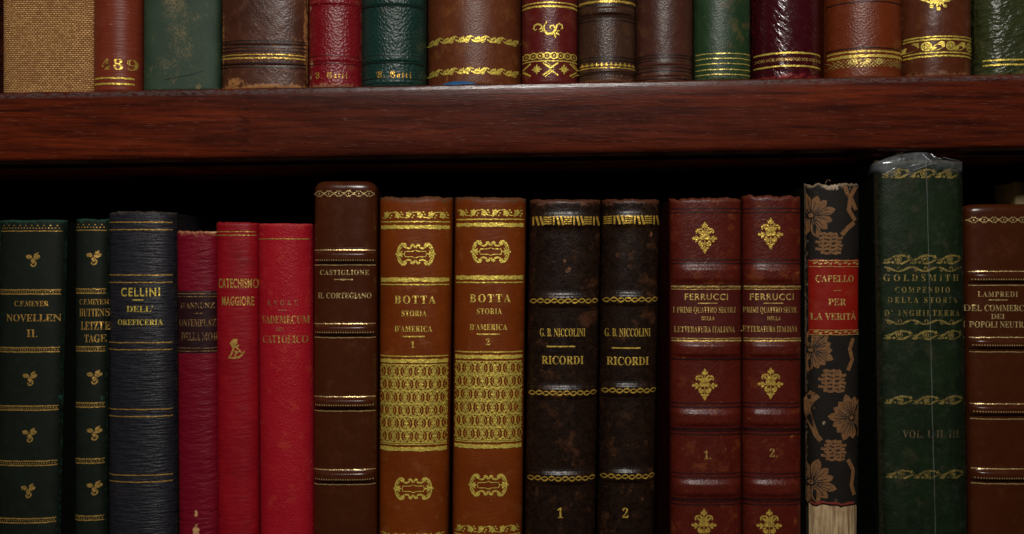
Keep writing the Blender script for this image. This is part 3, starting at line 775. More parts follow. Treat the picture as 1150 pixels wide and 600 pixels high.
LOW = 'books standing on the lower shelf'; UP = 'books standing on the upper shelf'
LOWBOT = 770.0

# ------------------------------------------------------------------ the bookcase
def shelf_top(x):       # height of the upper shelf at world x (layout units)
    return 300 - lerp(104.6, 83.4, (x+575)/1150)
def shelf_bot(x):
    return 300 - lerp(182.8, 166.8, (x+575)/1150)
case = bpy.data.objects.new('bookcase', None); COL.objects.link(case); case.location = (0, 0, (300-LOWBOT)*S)
case['label'] = 'dark red polished mahogany bookcase whose thick shelf runs between the two rows of books'; case['category'] = 'bookcase'
CORG = (0, 0, 300-LOWBOT)
def shelf(name, ftop, fbot, yfront, xa, xb, mat):
    V = []; F = []; nx = 120; prof = None
    for i in range(nx+1):
        x = lerp(xa, xb, i/nx); t, b = ftop(x), fbot(x); h = t-b; q = yfront
        w1 = .5*n1(x*.02, 3)+.25*n1(x*.11, 4)
        prof = [(560, t), (q+9, t), (q+6.5, t-.25), (q+4.6, t-1.1), (q+2.9+.3*w1, t-2.4), (q+2.0+.3*w1, t-5.9), (q+.9, t-8.6), (q+.3, t-12), (q+.1, t-h*.3), (q, t-h*.5), (q+.1, t-h*.75),
                (q+.5, b+8), (q+1.4, b+5), (q+3.2, b+2.4), (q+6, b+.8), (q+9, b), (q+22, b-.2), (q+23.5, b-1.5), (q+24, b-4.2), (q+25, b-5.4), (q+27, b-5.8), (560, b-5.8)]
        for (y, z) in prof: V.append((x, y, z))
    n = len(prof)
    for i in range(nx):
        for j in range(n):
            k = (j+1) % n
            F.append((i*n+j, i*n+k, (i+1)*n+k, (i+1)*n+j))
    F.append(tuple(range(n))); F.append(tuple(nx*n+j for j in reversed(range(n))))
    V2 = [(v[0]-CORG[0], v[1]-CORG[1], v[2]-CORG[2]) for v in V]
    me = bpy.data.meshes.new(name); me.from_pydata([tuple(c*S for c in v) for v in V2], [], F); me.update()
    bm = bmesh.new(); bm.from_mesh(me); bmesh.ops.recalc_face_normals(bm, faces=bm.faces); bm.to_mesh(me); bm.free()
    o = link(name, me, mat, case, True)
    for pz in o.data.polygons:
        js = sorted(v % n for v in pz.vertices)
        if len(js) == 4 and js[0] == 4 and js[-1] == 5: pz.use_smooth = False
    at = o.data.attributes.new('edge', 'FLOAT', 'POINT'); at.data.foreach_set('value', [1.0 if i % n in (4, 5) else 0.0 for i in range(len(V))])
    return o
KS = (D-9)/D
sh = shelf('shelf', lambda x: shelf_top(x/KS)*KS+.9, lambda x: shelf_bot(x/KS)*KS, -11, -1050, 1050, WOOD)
UPTOP = lambda x: shelf_top(x)*KS+.95
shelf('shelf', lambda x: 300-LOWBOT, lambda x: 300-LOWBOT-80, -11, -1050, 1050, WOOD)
mesh_obj('back_panel', [(-1050, 561, 300-LOWBOT-90), (1050, 561, 300-LOWBOT-90), (1050, 561, 900), (-1050, 561, 900),
                        (-1050, 585, 300-LOWBOT-90), (1050, 585, 300-LOWBOT-90), (1050, 585, 900), (-1050, 585, 900)],
         [(0, 1, 2, 3), (5, 4, 7, 6), (4, 0, 3, 7), (1, 5, 6, 2), (3, 2, 6, 7), (4, 5, 1, 0)], WOOD_IN, case, False, CORG)
# wood coordinates of the joint mark are given from the picture plane: keep the shelf material in that space
for o in case.children: pass

# ------------------------------------------------------------------ lower row
def low(label, top, a, b, **k):
    return Book(label, top, LOWBOT, (top,)+a, (600,)+b, group=LOW, **k)

def meyer(label, top, a, b, texts, bandys, flowers, topy, seed, d=9):
    bk = low(label, top, a, b, d=d*1.7, p=2.5, head=2.5, jag=.8, seed=seed, y0=1)
    bk.build(M['meyer'], scuffs=[(a[1]-8, 447, 3, 4, 0, .7)])
    g = Deco(bk); o_tri_dots(g, topy-3); g.band(topy+1.6, 1.1)
    for y in bandys: orn(bk, 'gilt_bead_band', G_DARKM, o_beadband, y)
    for (x, y) in flowers: orn(bk, 'gilt_sprig', G_DARKM, o_clover, x, y)
    g.build('gilt_tooling', G_DARKM, bk.e)
    t = Deco(bk)
    for x in texts: t.text(*x[:5], **x[5])
    t.build('gilt_lettering', G_WARM, bk.e); return bk
G_DARKM = gold('dull_gold_leaf', (.66, .40, .10), .25, .42)
S_ = dict(style='serif'); SA = dict(style='sans', thin=.012)
meyer('sliver of a dark green cloth book at the far left end of the lower row', 247.5, (-74, 1.5), (-82, -4), [], [328, 393, 459, 521, 586], [(-36, 290)], 257.5, 11)
meyer('wide dark green cloth book titled NOVELLEN II with gold sprigs', 247, (3, 76), (-3, 68),
      [('C.F.MEYER', 35, 341, 38, 6, S_), ('NOVELLEN', 36, 357, 59, 8, S_), ('II.', 36, 374.5, 12, 8.5, S_)],
      [328, 393, 458.5, 520.5, 585], [(37.5, 291), (34, 424.5), (33.5, 488), (32, 550.5)], 258, 12)
meyer('slim dark green cloth book titled HUTTENS LETZTE TAGE with gold sprigs', 246, (87, 123), (86, 120),
      [('C.F.MEYER', 104, 339, 30, 6, S_), ('HUTTENS', 104, 351, 30, 8.6, S_), ('LETZTE', 105.5, 366, 29, 9, S_), ('TAGE', 106, 380, 22, 8.5, S_)],
      [327, 392, 455, 518, 582], [(105.5, 289), (106, 423), (106, 486), (106, 547.5)], 257, 13, d=7)

b = low('navy ribbed cloth book titled DELL OREFICERIA with paired gold lines', 237.5, (124, 199), (124, 199.5), d=21, p=2.3, head=4, jag=1.0, seed=3)
b.build(M['cellini'], scuffs=[(150, 585, 2, 5, 20, .4)])
g = Deco(b)
for y in (249.5, 258, 309, 317.3, 385, 393, 460, 468, 534, 541.5): g.band(y, 1.2, -.95, .93)
g.build('gilt_tooling', G_WARM, b.e)
g = Deco(b); g.text('CELLINI', 157, 328, 43, 9.5, style='sans', thin=.02, spacing=1.25); g.rule(155, 337, 12, 1.3); g.text("DELL'", 156.5, 347, 29, 7); g.text('OREFICERIA', 156.5, 362, 50, 6.2)
g.build('gilt_lettering', G_LEMON, b.e)

b = low('crimson crinkled cloth book with dark maroon label, beside the navy book', 259.5, (199.5, 246), (202, 247), d=13, p=2.4, y0=4, head=3, jag=.9, seed=4)
b.build(M['crimson'], scuffs=[(220, 577, 3, 5, 0, .9), (220, 597, 5, 9, 0, .95), (206, 270, 6, 2, -20, .5), (238, 261, 12, 1.5, 0, .7)])
lb = b.patch('title_label', M['maroonlabel'], 327, 397)
g = Deco(b, .5); 
for y in (330, 333.2, 391, 394.5): g.band(y, .9)
g.text("D'ANNUNZ", 221, 343, 37, 6.5); g.rule(223, 352, 9); g.text('ONTEMPLAZI', 222, 362.5, 42, 8); g.text('DELLA MOR', 223, 378, 39, 9)
g.build('gilt_lettering', gold('faint_gold_leaf', (.42, .24, .09), .58, .45), lb)

b = low('smooth deep red cloth book with a small gold seated figure emblem', 249.5, (243.5, 290.5), (245, 291.5), d=14, p=2.3, y0=0, head=4, jag=.7, seed=5)
b.build(M['red'], scuffs=[(256, 367, 3, 3, 0, .55), (249, 540, 1.6, 1.6, 0, .95), (282, 429, 2, 2, 0, .5)])
g = Deco(b); g.band(260.3, .9); g.band(264.3, .9); orn(b, 'gilt_emblem', G_WARM, o_emblem, 265, 392); g.build('gilt_tooling', G_WARM, b.e)
g = Deco(b); g.text('CATECHISMO', 266.2, 318, 43, 10.5, style='sans', thin=.025, spacing=1.15); g.text('MAGGIORE', 266.5, 338, 35, 10, style='sans', thin=.025, spacing=1.15)
g.build('gilt_lettering', G_WARM, b.e)

b = low('bright scarlet pebbled cloth book with one gold line near the top', 251, (290.5, 351), (293, 353), d=21, p=2.1, y0=0, head=3, jag=.4, seed=6)
b.build(M['scarlet'])
g = Deco(b); g.band(268.3, 1.1); g.build('gilt_tooling', G_WARM, b.e)
g = Deco(b); g.text('VADEMECUM', 319, 359, 53, 8.5); g.text('CATTOLICO', 319, 381, 50, 8.5); g.build('gilt_lettering', G_WARMW, b.e)
g = Deco(b); g.text('ENORE', 317, 340, 34, 6, spacing=1.9); g.rule(317, 348.5, 9, .9); g.text('DEL', 315, 370, 10, 4.5); g.build('gilt_lettering', gold('faded_gold_on_red', (.55, .26, .11), .60, .45), b.e)

def half_calf(label, top, a, b_, zig, bands, texts, rules, d=11, seed=7, corner=7):
    # bands: (gold line, bead row, painted shade line, gold line)
    bk = low(label, top, a, b_, d=d*1.5, p=2.9, head=9, jag=.15, corner=corner, seed=seed, bands=[((q[0]+q[2])/2+.6, (q[2]-q[0])*1.0, 4.2) for q in bands])
    bk.build(M['calf'], wear_top=.3)
    g = Deco(bk); orn(bk, 'gilt_zigzag', G_PALE, o_zigzag, zig)
    for q in bands:
        g.band(q[0]-.6, 1.0, -.96, .96); g.dots(q[1]+.2, 2.7, .8, -.93, .93); g.band(q[3], 1.0, -.96, .96)
    for (x, y, w) in rules:
        g.rule(x, y, w, .9); xx, zz = bk.at(x, y); g.leaf(xx-5, zz, 0, 10, 2.0); g.leaf(xx-w/2-1, zz, 0, 4, 1.6); g.leaf(xx+w/2-3, zz, 0, 4, 1.6)
    g.build('gilt_tooling', G_PALE, bk.e)
    s = Deco(bk)
    for q in bands: s.band(q[2]+.3, 1.4, -.97, .97)  # dark line painted as the shade beneath each raised band
    s.build('blind_tooling_or_shade', BLIND_OR_SHADE, bk.e)
    t = Deco(bk)
    for x in texts: t.text(*x)
    t.build('gilt_lettering', G_PALE, bk.e); return bk
CB = [(281.5, 292, 295, 297.8), (364.3, 373, 376.2, 379.3), (446.3, 454.6, 458.6, 461.8), (528.3, 537.8, 541.4, 544.3)]
half_calf('tallest glossy brown calf book between the scarlet and the first tan book', 203, (354, 424), (353, 424), 217.5, CB,
          [('CASTIGLIONE', 386.5, 306, 55, 5.6, 'serif', 1.15), ('IL CORTEGIANO', 386.5, 332, 60, 6.2)], [(386, 314, 20)])

def botta(label, top, a, b_, y, n, seed):
    bk = low(label, top, a, b_, d=24, p=2.3, head=6, jag=1.2, seed=seed, y0=1)
    bk.build(M['tan'], wear_top=1.5, scuffs=[(y['cx']-5, y['car2']+20, 9, 1.4, 25, .5), (y['cx']+33, 240, 3, 12, 0, .5)])
    g = Deco(bk)
    orn(bk, 'gilt_garland', G_LEMON, o_garland_botta, y['gar'], n); g.band(y['l1'], 1.3); g.band(y['t1'], 4.2); g.band(y['t2'], 4.6); g.band(y['l2'], 1.3)
    orn(bk, 'gilt_cartouche', G_LEMON, o_cartouche, y['cx']+.5, y['car']); orn(bk, 'gilt_cartouche', G_LEMON, o_cartouche, y['cx']-2, y['car2'])
    g.band(y['l3'], 1.3); g.band(y['t3'], 4.2); g.band(y['l4'], 1.2); g.band(y['t4'], 4.4)
    orn(bk, 'gilt_garland', G_LEMON, o_garland_botta, y['gar2'], n+1); g.band(y['gar2']+7, 1.3); g.band(y['gar2']+11.5, 4)
    g.build('gilt_tooling', G_LEMON, bk.e)
    sc = Deco(bk); o_scales(sc, y['p0'], y['p1']); sc.build('gilt_lattice', G_RICH, bk.e)
    t = Deco(bk); c = y['cx']
    t.text('BOTTA', c, y['b'], 46, 9, 'serif', 1.3); t.text('STORIA', c-1, y['s'], 28, 6.3, 'serif', 1.1); t.text("D'AMERICA", c-2, y['d'], 42, 6.8, 'serif', 1.1)
    t.rule(c-2, y['r'], 26, 1.5); t.text(n == 1 and '1' or '2', c-2.5, y['n'], 4.4, 7.4)
    t.build('gilt_lettering', G_WORN, bk.e); return bk
botta('tan calf book with gold lattice panel, numbered 1, beside the tall brown book', 221, (427, 509), (426, 503.5),
      dict(cx=466, gar=241.5, l1=249, t1=255, car=285.5, t2=314.3, l2=319.7, b=336.5, s=352, d=369.3, r=378, n=387, l3=400.3, t3=405.6, p0=410, p1=497.5, l4=499.3, t4=504.5, car2=549, gar2=603), 1, 21)
botta('tan calf book with gold lattice panel, numbered 2, beside the first black book', 221, (511, 591), (508, 586.5),
      dict(cx=550.5, gar=239, l1=246.3, t1=252.5, car=282.7, t2=311.8, l2=317.3, b=335, s=349.6, d=367.3, r=375.4, n=384, l3=395.5, t3=401, p0=406, p1=494.5, l4=496.2, t4=501.5, car2=545, gar2=594.5), 2, 22)

def nicc(label, top, a, b_, c, ys, n, seed, scuffs):
    bk = low(label, top, a, b_, d=22, p=2.3, head=5, jag=.8, seed=seed, y0=1, bands=[(ys['fret'], 17, 2.2)]+[(q, 15, 2.5) for q in ys['ch']])
    bk.build(M['black'], scuffs=scuffs, wear_top=1.5, step=2.6)
    gm = gold('rubbed_yellow_gold_%d' % n, (.86, .54, .08), .30, .36)
    orn(bk, 'gilt_fret', gm, o_fret, ys['fret'], 10, n)
    for q in ys['ch']: orn(bk, 'gilt_chain', gm, o_guilloche, q)
    s = Deco(bk)
    for q in ys['ch']: s.band(q-9.5, .9); s.band(q+9.5, 1.1)
    s.build('blind_tooling_or_shade', BLIND_OR_SHADE, bk.e)
    t = Deco(bk); t.text('G. B. NICCOLINI', c, 373.4, 51, 9); t.rule(c-2, ys['r'], 32, 1.5); t.text('RICORDI', c, ys['ri'], 47, 9.2); t.text(str(n), ys['nx'], 576, 6.5, 11.5)
    t.build('gilt_lettering', G_WARM2, bk.e)
G_WARM2 = gold('yellow_gold_leaf', (.88, .58, .10), .22, .36)
nicc('rubbed black leather book with gold chain bands, numbered 1, left of its thinner twin', 223.5, (595, 674.5), (589.5, 668), 632, dict(fret=248, ch=[338, 441.3, 537.3], r=389.3, ri=404.5, nx=629), 1, 31,
     [(634, 294, 3, 6, 25, .75), (638, 303, 5, 4, 30, .75), (606, 230, 8, 4, 0, .5), (655, 230, 10, 4, 0, .6), (662, 303, 3, 9, 30, .3), (618, 575, 10, 3, 35, .45), (610, 582, 3, 3, 0, .5), (650, 566, 2, 2, 0, .5), (632, 262, 4, 1.5, 40, .5)])
nicc('rubbed black leather book with gold chain bands, numbered 2, left of the oxblood pair', 223.5, (676, 740.5), (671, 733.5), 705.5, dict(fret=247, ch=[336.5, 438.6, 535], r=391, ri=405.5, nx=702.3), 2, 32,
     [(731, 263, 3, 4, 0, .7), (684, 230, 6, 3, 0, .5), (712, 460, 2, 2, 0, .5), (697, 303, 2, 2, 0, .5), (700, 500, 12, 4, 20, .3), (727, 252, 5, 3, 0, .5), (690, 420, 3, 8, 30, .4), (720, 560, 8, 3, -20, .45), (715, 345, 4, 4, 0, .4)])

def ferr(label, top, a, b_, c, n, seed, fx, fy, scuffs):
    bks = [(308, 20, 3.0), (393, 17, 3.0), (470, 19, 3.0), (549, 19, 3.0)]
    bk = low(label, top, a, b_, d=17, p=2.5, head=5, jag=1.4, seed=seed, bands=bks, y0=0)
    bk.build(M['oxblood'], scuffs=scuffs, wear_top=1.3, step=3)
    s = Deco(bk)
    for y in (234, 238.5, 291.8, 296, 453, 457.5, 484, 488, 532, 536.5, 563.5, 567): s.band(y, 1.3, -.98, .98)
    for (q, w, h) in bks: s.band(q+w*.62, 2.0, -.98, .98)  # darker strip laid below each raised band as its painted shade
    s.build('blind_tooling_or_shade', BLIND_SHADE_R2, bk.e)
    lb = bk.patch('title_label', M['oxblood2'], 320.3, 384.6, -.985, .985, .35)
    g = Deco(bk, .4); g.band(322, 2.0, -.96, .96); g.band(325, .9, -.96, .96); g.band(380.2, .9, -.96, .96); g.band(383, 1.9, -.96, .96)
    t = g
    t.text('FERRUCCI', c, 333.3, 48, 7.2, 'sans', 1.2, .02); t.rule(c+1, 340.7, 22, 1.2)
    if n == 1:
        t.text('I PRIMI QUATTRO SECOLI', c-1.5, 348, 69, 6.5); t.text('LETTERATURA ITALIANA', c-1.5, 370, 67, 6.7)
    else:
        t.text('I PRIMI QUATTRO SECOL', c-2.5, 348, 62, 6.5); t.text('LETTERATURA ITALIANA', c-2.5, 369.6, 62, 6.7)
    t.text('DELLA', c+1.5, 357.4, 15, 4.6)
    t.build('gilt_lettering', G_WORN2, lb)
    for (x, y) in zip(fx, fy): orn(bk, 'gilt_fleuron', G_WARM2, o_fleuron, x, y, .98)
    t = Deco(bk); t.text(str(n)+'.', c+1, 511 if n == 1 else 508.5, 8.5, 9.5, thin=-.0); t.build('gilt_lettering', G_DARKM, bk.e)
G_WORN2 = gold('rubbed_bronze_gold_leaf', (.72, .47, .13), .33, .42)
BLIND_SHADE_R2 = plain('tooled_and_shade_oxblood', (.024, .005, .005), .42)
ferr('oxblood leather book with gold fleurons, numbered 1, right of the black pair', 222.5, (751.5, 831.5), (752.5, 832), 793.5, 1, 41, (791.5, 791.5, 790.5), (267, 432, 589), [(757, 245, 3, 3, 0, .4), (815, 505, 2, 3, 0, .7), (760, 590, 4, 1.5, 30, .6), (826, 300, 3, 3, 0, .5), (770, 402, 14, 2, 4, .45), (806, 556, 10, 2, 0, .4)])
ferr('oxblood leather book with gold fleurons, numbered 2, left of the flowered black book', 219.5, (833, 898), (833, 898.5), 867.5, 2, 42, (865.5, 865.5, 864), (262.5, 430.5, 589.5), [(889, 491, 3, 2.5, 0, .85), (896, 306, 4, 3, 0, .6), (890, 452, 3, 2, 0, .5), (853, 350, 1.5, 14, 0, .6), (880, 540, 3, 5, 20, .5), (842, 470, 4, 2, 0, .5), (872, 304, 16, 2, 0, .4), (893, 585, 3, 8, 0, .5)])

# black cloth with ochre flowers, red label, torn at the foot
b = low('black book with ochre flower print, red title label and torn foot of the spine', 207, (903, 963.5), (905, 962), d=17, p=2.3, head=3, jag=2.2, seed=51, y0=2)
zl = (300-567)*b.kf
b.build(M['blackcloth'], scuffs=[(935, 210, 14, 5, 0, .75), (917, 217, 3, 5, 0, .5), (925, 476, 4, 2.5, 20, .7), (915, 458, 2, 2, 0, .5)], zlow=zl, zlowf=lambda t: 2.0*n1(t*4, 5)+1.2*n1(t*13, 6), wear_bot=.5, wear_side=.8)
g = Deco(b)
o_print_flower(g, 911, 242, 1.15, 15, 4); o_print_comb(g, 932, 273.5, 1.0)
o_print_chain(g, [(947, 207), (951, 216), (957, 226), (961, 236)]); o_print_chain(g, [(961, 209), (955, 221), (953, 236), (960, 248)]); o_print_chain(g, [(959, 250), (952, 256), (945, 264)])
o_print_flower(g, 911, 393, 1.1, -25, 5); o_print_comb(g, 935.5, 428, 1.05)
o_print_chain(g, [(958, 380), (954, 392), (957, 404), (952, 416)], 4.5); o_print_chain(g, [(913, 440), (906, 449), (907, 462), (911, 474), (917, 489), (922, 495)], 5.5); o_print_chain(g, [(919, 444), (912, 450), (908, 456)], 5)
o_print_flower(g, 956, 469, 1.2, 105, 5); o_print_comb(g, 937, 506, .95)
o_print_chain(g, [(952, 516), (958, 528), (956, 545), (959, 556)], 4.5); o_print_flower(g, 911, 541, 1.2, -15, 4)
o = g.build('printed_flowers', M['print'], b.e)
g = Deco(b, .35)
for f in ((911, 242, 1.15, 15, 4), (911, 393, 1.1, -25, 5), (956, 469, 1.2, 105, 5), (911, 541, 1.2, -15, 4)): o_print_veins(g, *f)
g.build('printed_veins', M['vein'], b.e)
V = []; F = []     # bare lining below the tear
zb = 300-LOWBOT
for j in range(31):
    z = lerp(zb+2, zl+5, j/30)
    for i in range(41):
        t = lerp(-.93, .93, i/40); V.append((b.xt(t, z), b.yy(t, z)+2.6+.5*n1(i*1.3, 2), z))
for j in range(30):
    for i in range(40): F.append((j*41+i, j*41+i+1, j*41+i+42, j*41+i+41))
mesh_obj('spine_lining', V, F, LINING, b.e, True, b.org)
g = Deco(b); x0, z0 = b.mid(566)      # torn red fringe of the inner paper
g.ribbon([(b.xt(lerp(-.9, .75, i/24), z0), z0+2.0*n1(lerp(-.9, .75, i/24)*4, 5)+.4) for i in range(25)], lambda k: 1.6+1.2*abs(sin(k*9)))
g.build('torn_edge', plain('torn_red_paper', (.20, .022, .012), .8), b.e)
lb = b.patch('title_label', M['redlabel'], 291.5, 377, -.93, .97, .6, .8)
g = Deco(b, .6)
for y in (292.8, 299.5, 371, 376): g.band(y, .8, -.9, .93)
for y in (296, 373.6):
    z, xs, st = g.xs(y, 10, -.86, .9)
    for x in xs: g.leaf(x-3, z, .3, 6, 2.2); g.leaf(x+2, z, -.4, 4, 2.0); g.disc(x+st/2, z, .8)
g.text('CAPELLO', 938, 313, 42, 7.6); g.rule(940.5, 326.5, 8, 1.0); g.text('PER', 940, 339.3, 20, 7.4); g.text('LA VERITÀ', 937, 354.5, 50, 9.5)
g.build('gilt_lettering', gold('rubbed_gold_on_red', (.80, .52, .16), .42, .38), lb)
# loose thread at the head
V = [b.at(927+i*.9, 206-2.5*sin(i*.55)-.5*i) for i in range(7)]
cu = []
for (x, z) in V: cu.append((x, b.y0+3, z))
VV = []; FF = []
for i, c in enumerate(cu):
    for a in range(5): VV.append((c[0]+cos(a*2*pi/5)*.6, c[1]+sin(a*2*pi/5)*.6, c[2]+.3*cos(a)))
    if i:
        for a in range(5): FF.append(((i-1)*5+a, (i-1)*5+(a+1) % 5, i*5+(a+1) % 5, i*5+a))
mesh_obj('loose_thread', VV, FF, plain('brown_thread', (.16, .10, .055), .8), b.e, True, b.org)

# dark green book in clear plastic
b = low('tall dark green leather book wrapped in crinkled clear plastic', 180, (981, 1079), (987, 1084.5), d=15, p=2.7, head=4, jag=1.2, seed=61, y0=-2)
b.build(M['gold_green'], wear_side=1.0, scuffs=[(991, 330, 4, 12, 0, .4), (1072, 275, 4, 8, 0, .4), (1034, 459, 2, 2, 0, .6), (1020, 245, 22, 5, 5, .32), (1040, 260, 30, 14, 0, .25), (1030, 420, 28, 14, 0, .25), (1010, 560, 12, 30, 0, .25), (1060, 500, 16, 30, 0, .22)])
for y, h in ((195, 11), (291.5, 11), (376.5, 11), (449.5, 10), (533, 10)): orn(b, 'gilt_scroll_border', G_DARK, o_scrollborder, y, h)
for y in (302.5, 362): orn(b, 'gilt_wave', G_DARK, o_wave, y, 5.5)
g = Deco(b); g.text('GOLDSMITH', 1036, 312, 84, 7.4, 'serif', 1.6); g.text('COMPENDIO', 1036.5, 325.5, 61, 6.5, 'serif', 1.5); g.text('DELLA STORIA', 1037, 337, 78, 6.5, 'serif', 1.5); g.text("D' INGHILTERRA", 1037, 351.5, 84, 6.8, 'serif', 1.5)
g.build('gilt_lettering', G_DARK, b.e)
g = Deco(b); g.text('VOL. I. II. III.', 1047, 487.5, 66, 8.6, 'serif', 1.1); g.build('gilt_lettering', gold('almost_black_gold_leaf', (.22, .16, .07), .5, .5, .4), b.e)
def wrap():
    V = []; F = []
    ztop = b.ztop; zb = 300-LOWBOT+1
    cols = []
    for i in range(9): cols.append(('L', 1-i/8))
    for i in range(1, 40): cols.append(('S', i/40*2-1))
    for i in range(9): cols.append(('R', i/8))
    zr = [lerp(zb, ztop-24, j/60) for j in range(61)]+[lerp(ztop-22, ztop-2, j/10) for j in range(11)]
    def base(c, z):
        if c[0] == 'S': x, y, zz = b.on(b.xt(c[1]*.995, min(z, ztop-5)), min(z, ztop-5), 1.6); return x, y, z
        sg = -1 if c[0] == 'L' else 1
        return b.xt(sg, z)+sg*1.6, b.y0+b.d+1+c[1]*90, z
    def H(px):
        pts = [(930, -16), (968, -13), (976, -9), (985, .5), (1000, 5.5), (1015, 10.5), (1031, 18.5), (1042, 17), (1049, 9), (1057, 4), (1079, .5), (1120, -2)]
        for p, q in zip(pts, pts[1:]):
            if p[0] <= px <= q[0]: return lerp(p[1], q[1], (px-p[0])/(q[0]-p[0]))
        return 0
    for j, z in enumerate(zr):
        for k, c in enumerate(cols):
            x, y, zz = base(c, z); w = .7*n1(k*.35+z*.02, 9)+.5*n1(k*.9, j*.05)
            V.append((x, y-abs(w) if c[0] == 'S' else y, zz))
    nrow = 16
    for j in range(1, nrow+1):
        q = j/nrow
        for k, c in enumerate(cols):
            x, y, zz = base(c, ztop-2); px = 575+x*D/(D+y)
            xm = b.xt(0, ztop)+3; inx = lerp(1, .97, q); yt = b.y0+2+22*q
            h = H(px)*sin(min(1, q*1.5)*pi/2)*(1 if q < .7 else lerp(1, .55, (q-.7)/.3))
            kk, jj = k/4.0+.37*(j//3 % 2), j/3.0; ka, ja = math.floor(kk), math.floor(jj); hv = lambda a, c: hsh(a*3.7+c*17.3, 5)-.5
            fk, fj = kk-ka, jj-ja
            if fk+fj < 1: crk = hv(ka, ja)+fk*(hv(ka+1, ja)-hv(ka, ja))+fj*(hv(ka, ja+1)-hv(ka, ja))
            else: crk = hv(ka+1, ja+1)+(1-fk)*(hv(ka, ja+1)-hv(ka+1, ja+1))+(1-fj)*(hv(ka+1, ja)-hv(ka+1, ja+1))
            crk *= 5.0
            if c[0] == 'S': yy = lerp(y, max(y, yt), q)
            else: yy = lerp(y, max(y, yt), q*.4)
            V.append((xm+(x-xm)*inx, yy+crk*q, zz+2*q+h+crk*.8*q))
    N = len(cols); R = len(zr)+nrow
    for j in range(R-1):
        for k in range(N-1): F.append((j*N+k, j*N+k+1, (j+1)*N+k+1, (j+1)*N+k))
    w = mesh_obj('plastic_wrap', V, F, PLASTIC, b.e, True, b.org)
    at = w.data.attributes.new('fold', 'FLOAT', 'POINT'); at.data.foreach_set('value', [clamp((V[i][2]-ztop+11+5*n1((i % N)*.33, 6)+(5 if (i % N) < 24 else 0))/5, 0, 1) for i in range(len(V))])
    for pz in w.data.polygons:
        if min(pz.vertices) >= (len(zr)-1)*N: pz.use_smooth = False
    V = []; F = []           # hard creases where the film is folded over the head of the book
    for ln, wd in (([(1019, 187.5), (1031, 184.8), (1045, 183.2)], 2.4), ([(1044, 185), (1056, 182.6), (1067, 183.4)], 2.0), ([(1032, 167), (1038, 174), (1046, 183)], 1.3), ([(1043, 167.5), (1050, 176), (1058, 179)], 1.1),
                   ([(986, 182.5), (1006, 175), (1031, 166.5)], .9), ([(992, 196), (1004, 189), (1018, 188.5)], 1.0), ([(1024, 192), (1036, 187.5), (1045, 184)], 1.0), ([(1058, 176.5), (1068, 179), (1078, 181)], .9), ([(988, 186), (991, 200), (992, 216)], .9), ([(1046, 187), (1058, 191), (1074, 188)], .8)):
        q = []
        for p0, p1 in zip(ln, ln[1:]): q += [(lerp(p0[0], p1[0], i/6), lerp(p0[1], p1[1], i/6)) for i in range(6)]
        q.append(ln[-1]); n0 = len(V)
        for i, (px, py) in enumerate(q):
            x, z = (px-575)*b.kf, (300-py)*b.kf; rr = wd*.42*(.25+sin(pi*i/(len(q)-1)))+.12; y = b.y0-2.2+max(0, z-ztop+3)*.55
            for a in range(6): V.append((x, y+cos(a*pi/3)*rr*.6, z+sin(a*pi/3)*rr+.5*n1(i*.7, px)))
            if i:
                for a in range(6): F.append((n0+(i-1)*6+a, n0+(i-1)*6+(a+1) % 6, n0+i*6+(a+1) % 6, n0+i*6+a))
    mesh_obj('fold_crease', V, F, CREASE_M, w, True, b.org)
    V = []; F = []
    for j in range(61):
        py = lerp(182, 640, j/60); px = lerp(1039, 1049.5, (py-182)/420)
        x, z = b.at(px, py); x += .3*n1(j*.4, 2)
        for dx, o in ((-.55, 2.9), (0, 3.5), (.55, 2.9)): V.append(b.on(x+dx, z, o))
        if j:
            for q in (0, 1): F.append((j*3-3+q, j*3-2+q, j*3+1+q, j*3+q))
    mesh_obj('weld_seam', V, F, SEAM_M, w, True, b.org)
def seam_mat():
    t = NT('milky_weld_seam')
    d = t.n.new('ShaderNodeBsdfDiffuse'); d.inputs['Color'].default_value = c3(.5, .52, .48)
    tr = t.n.new('ShaderNodeBsdfTransparent'); m = t.n.new('ShaderNodeMixShader')
    t.l.new(t.math('MULTIPLY', t.noise(120, 3), .26), m.inputs[0]); t.l.new(tr.outputs[0], m.inputs[1]); t.l.new(d.outputs[0], m.inputs[2]); t.l.new(m.outputs[0], t.out.inputs['Surface'])
    return t.m
SEAM_M = seam_mat()
def crease_mat():
    t = NT('glossy_film_crease'); g = t.n.new('ShaderNodeBsdfGlossy'); g.inputs['Roughness'].default_value = .28; g.inputs['Color'].default_value = c3(.85, .88, .92)
    tr = t.n.new('ShaderNodeBsdfTransparent'); m = t.n.new('ShaderNodeMixShader')
    t.l.new(t.math('MULTIPLY', t.ramp(t.noise(380, 4, .7), .35, .65), .45), m.inputs[0]); t.l.new(tr.outputs[0], m.inputs[1]); t.l.new(g.outputs[0], m.inputs[2]); t.l.new(m.outputs[0], t.out.inputs['Surface'])
    return t.m
CREASE_M = crease_mat()
wrap()

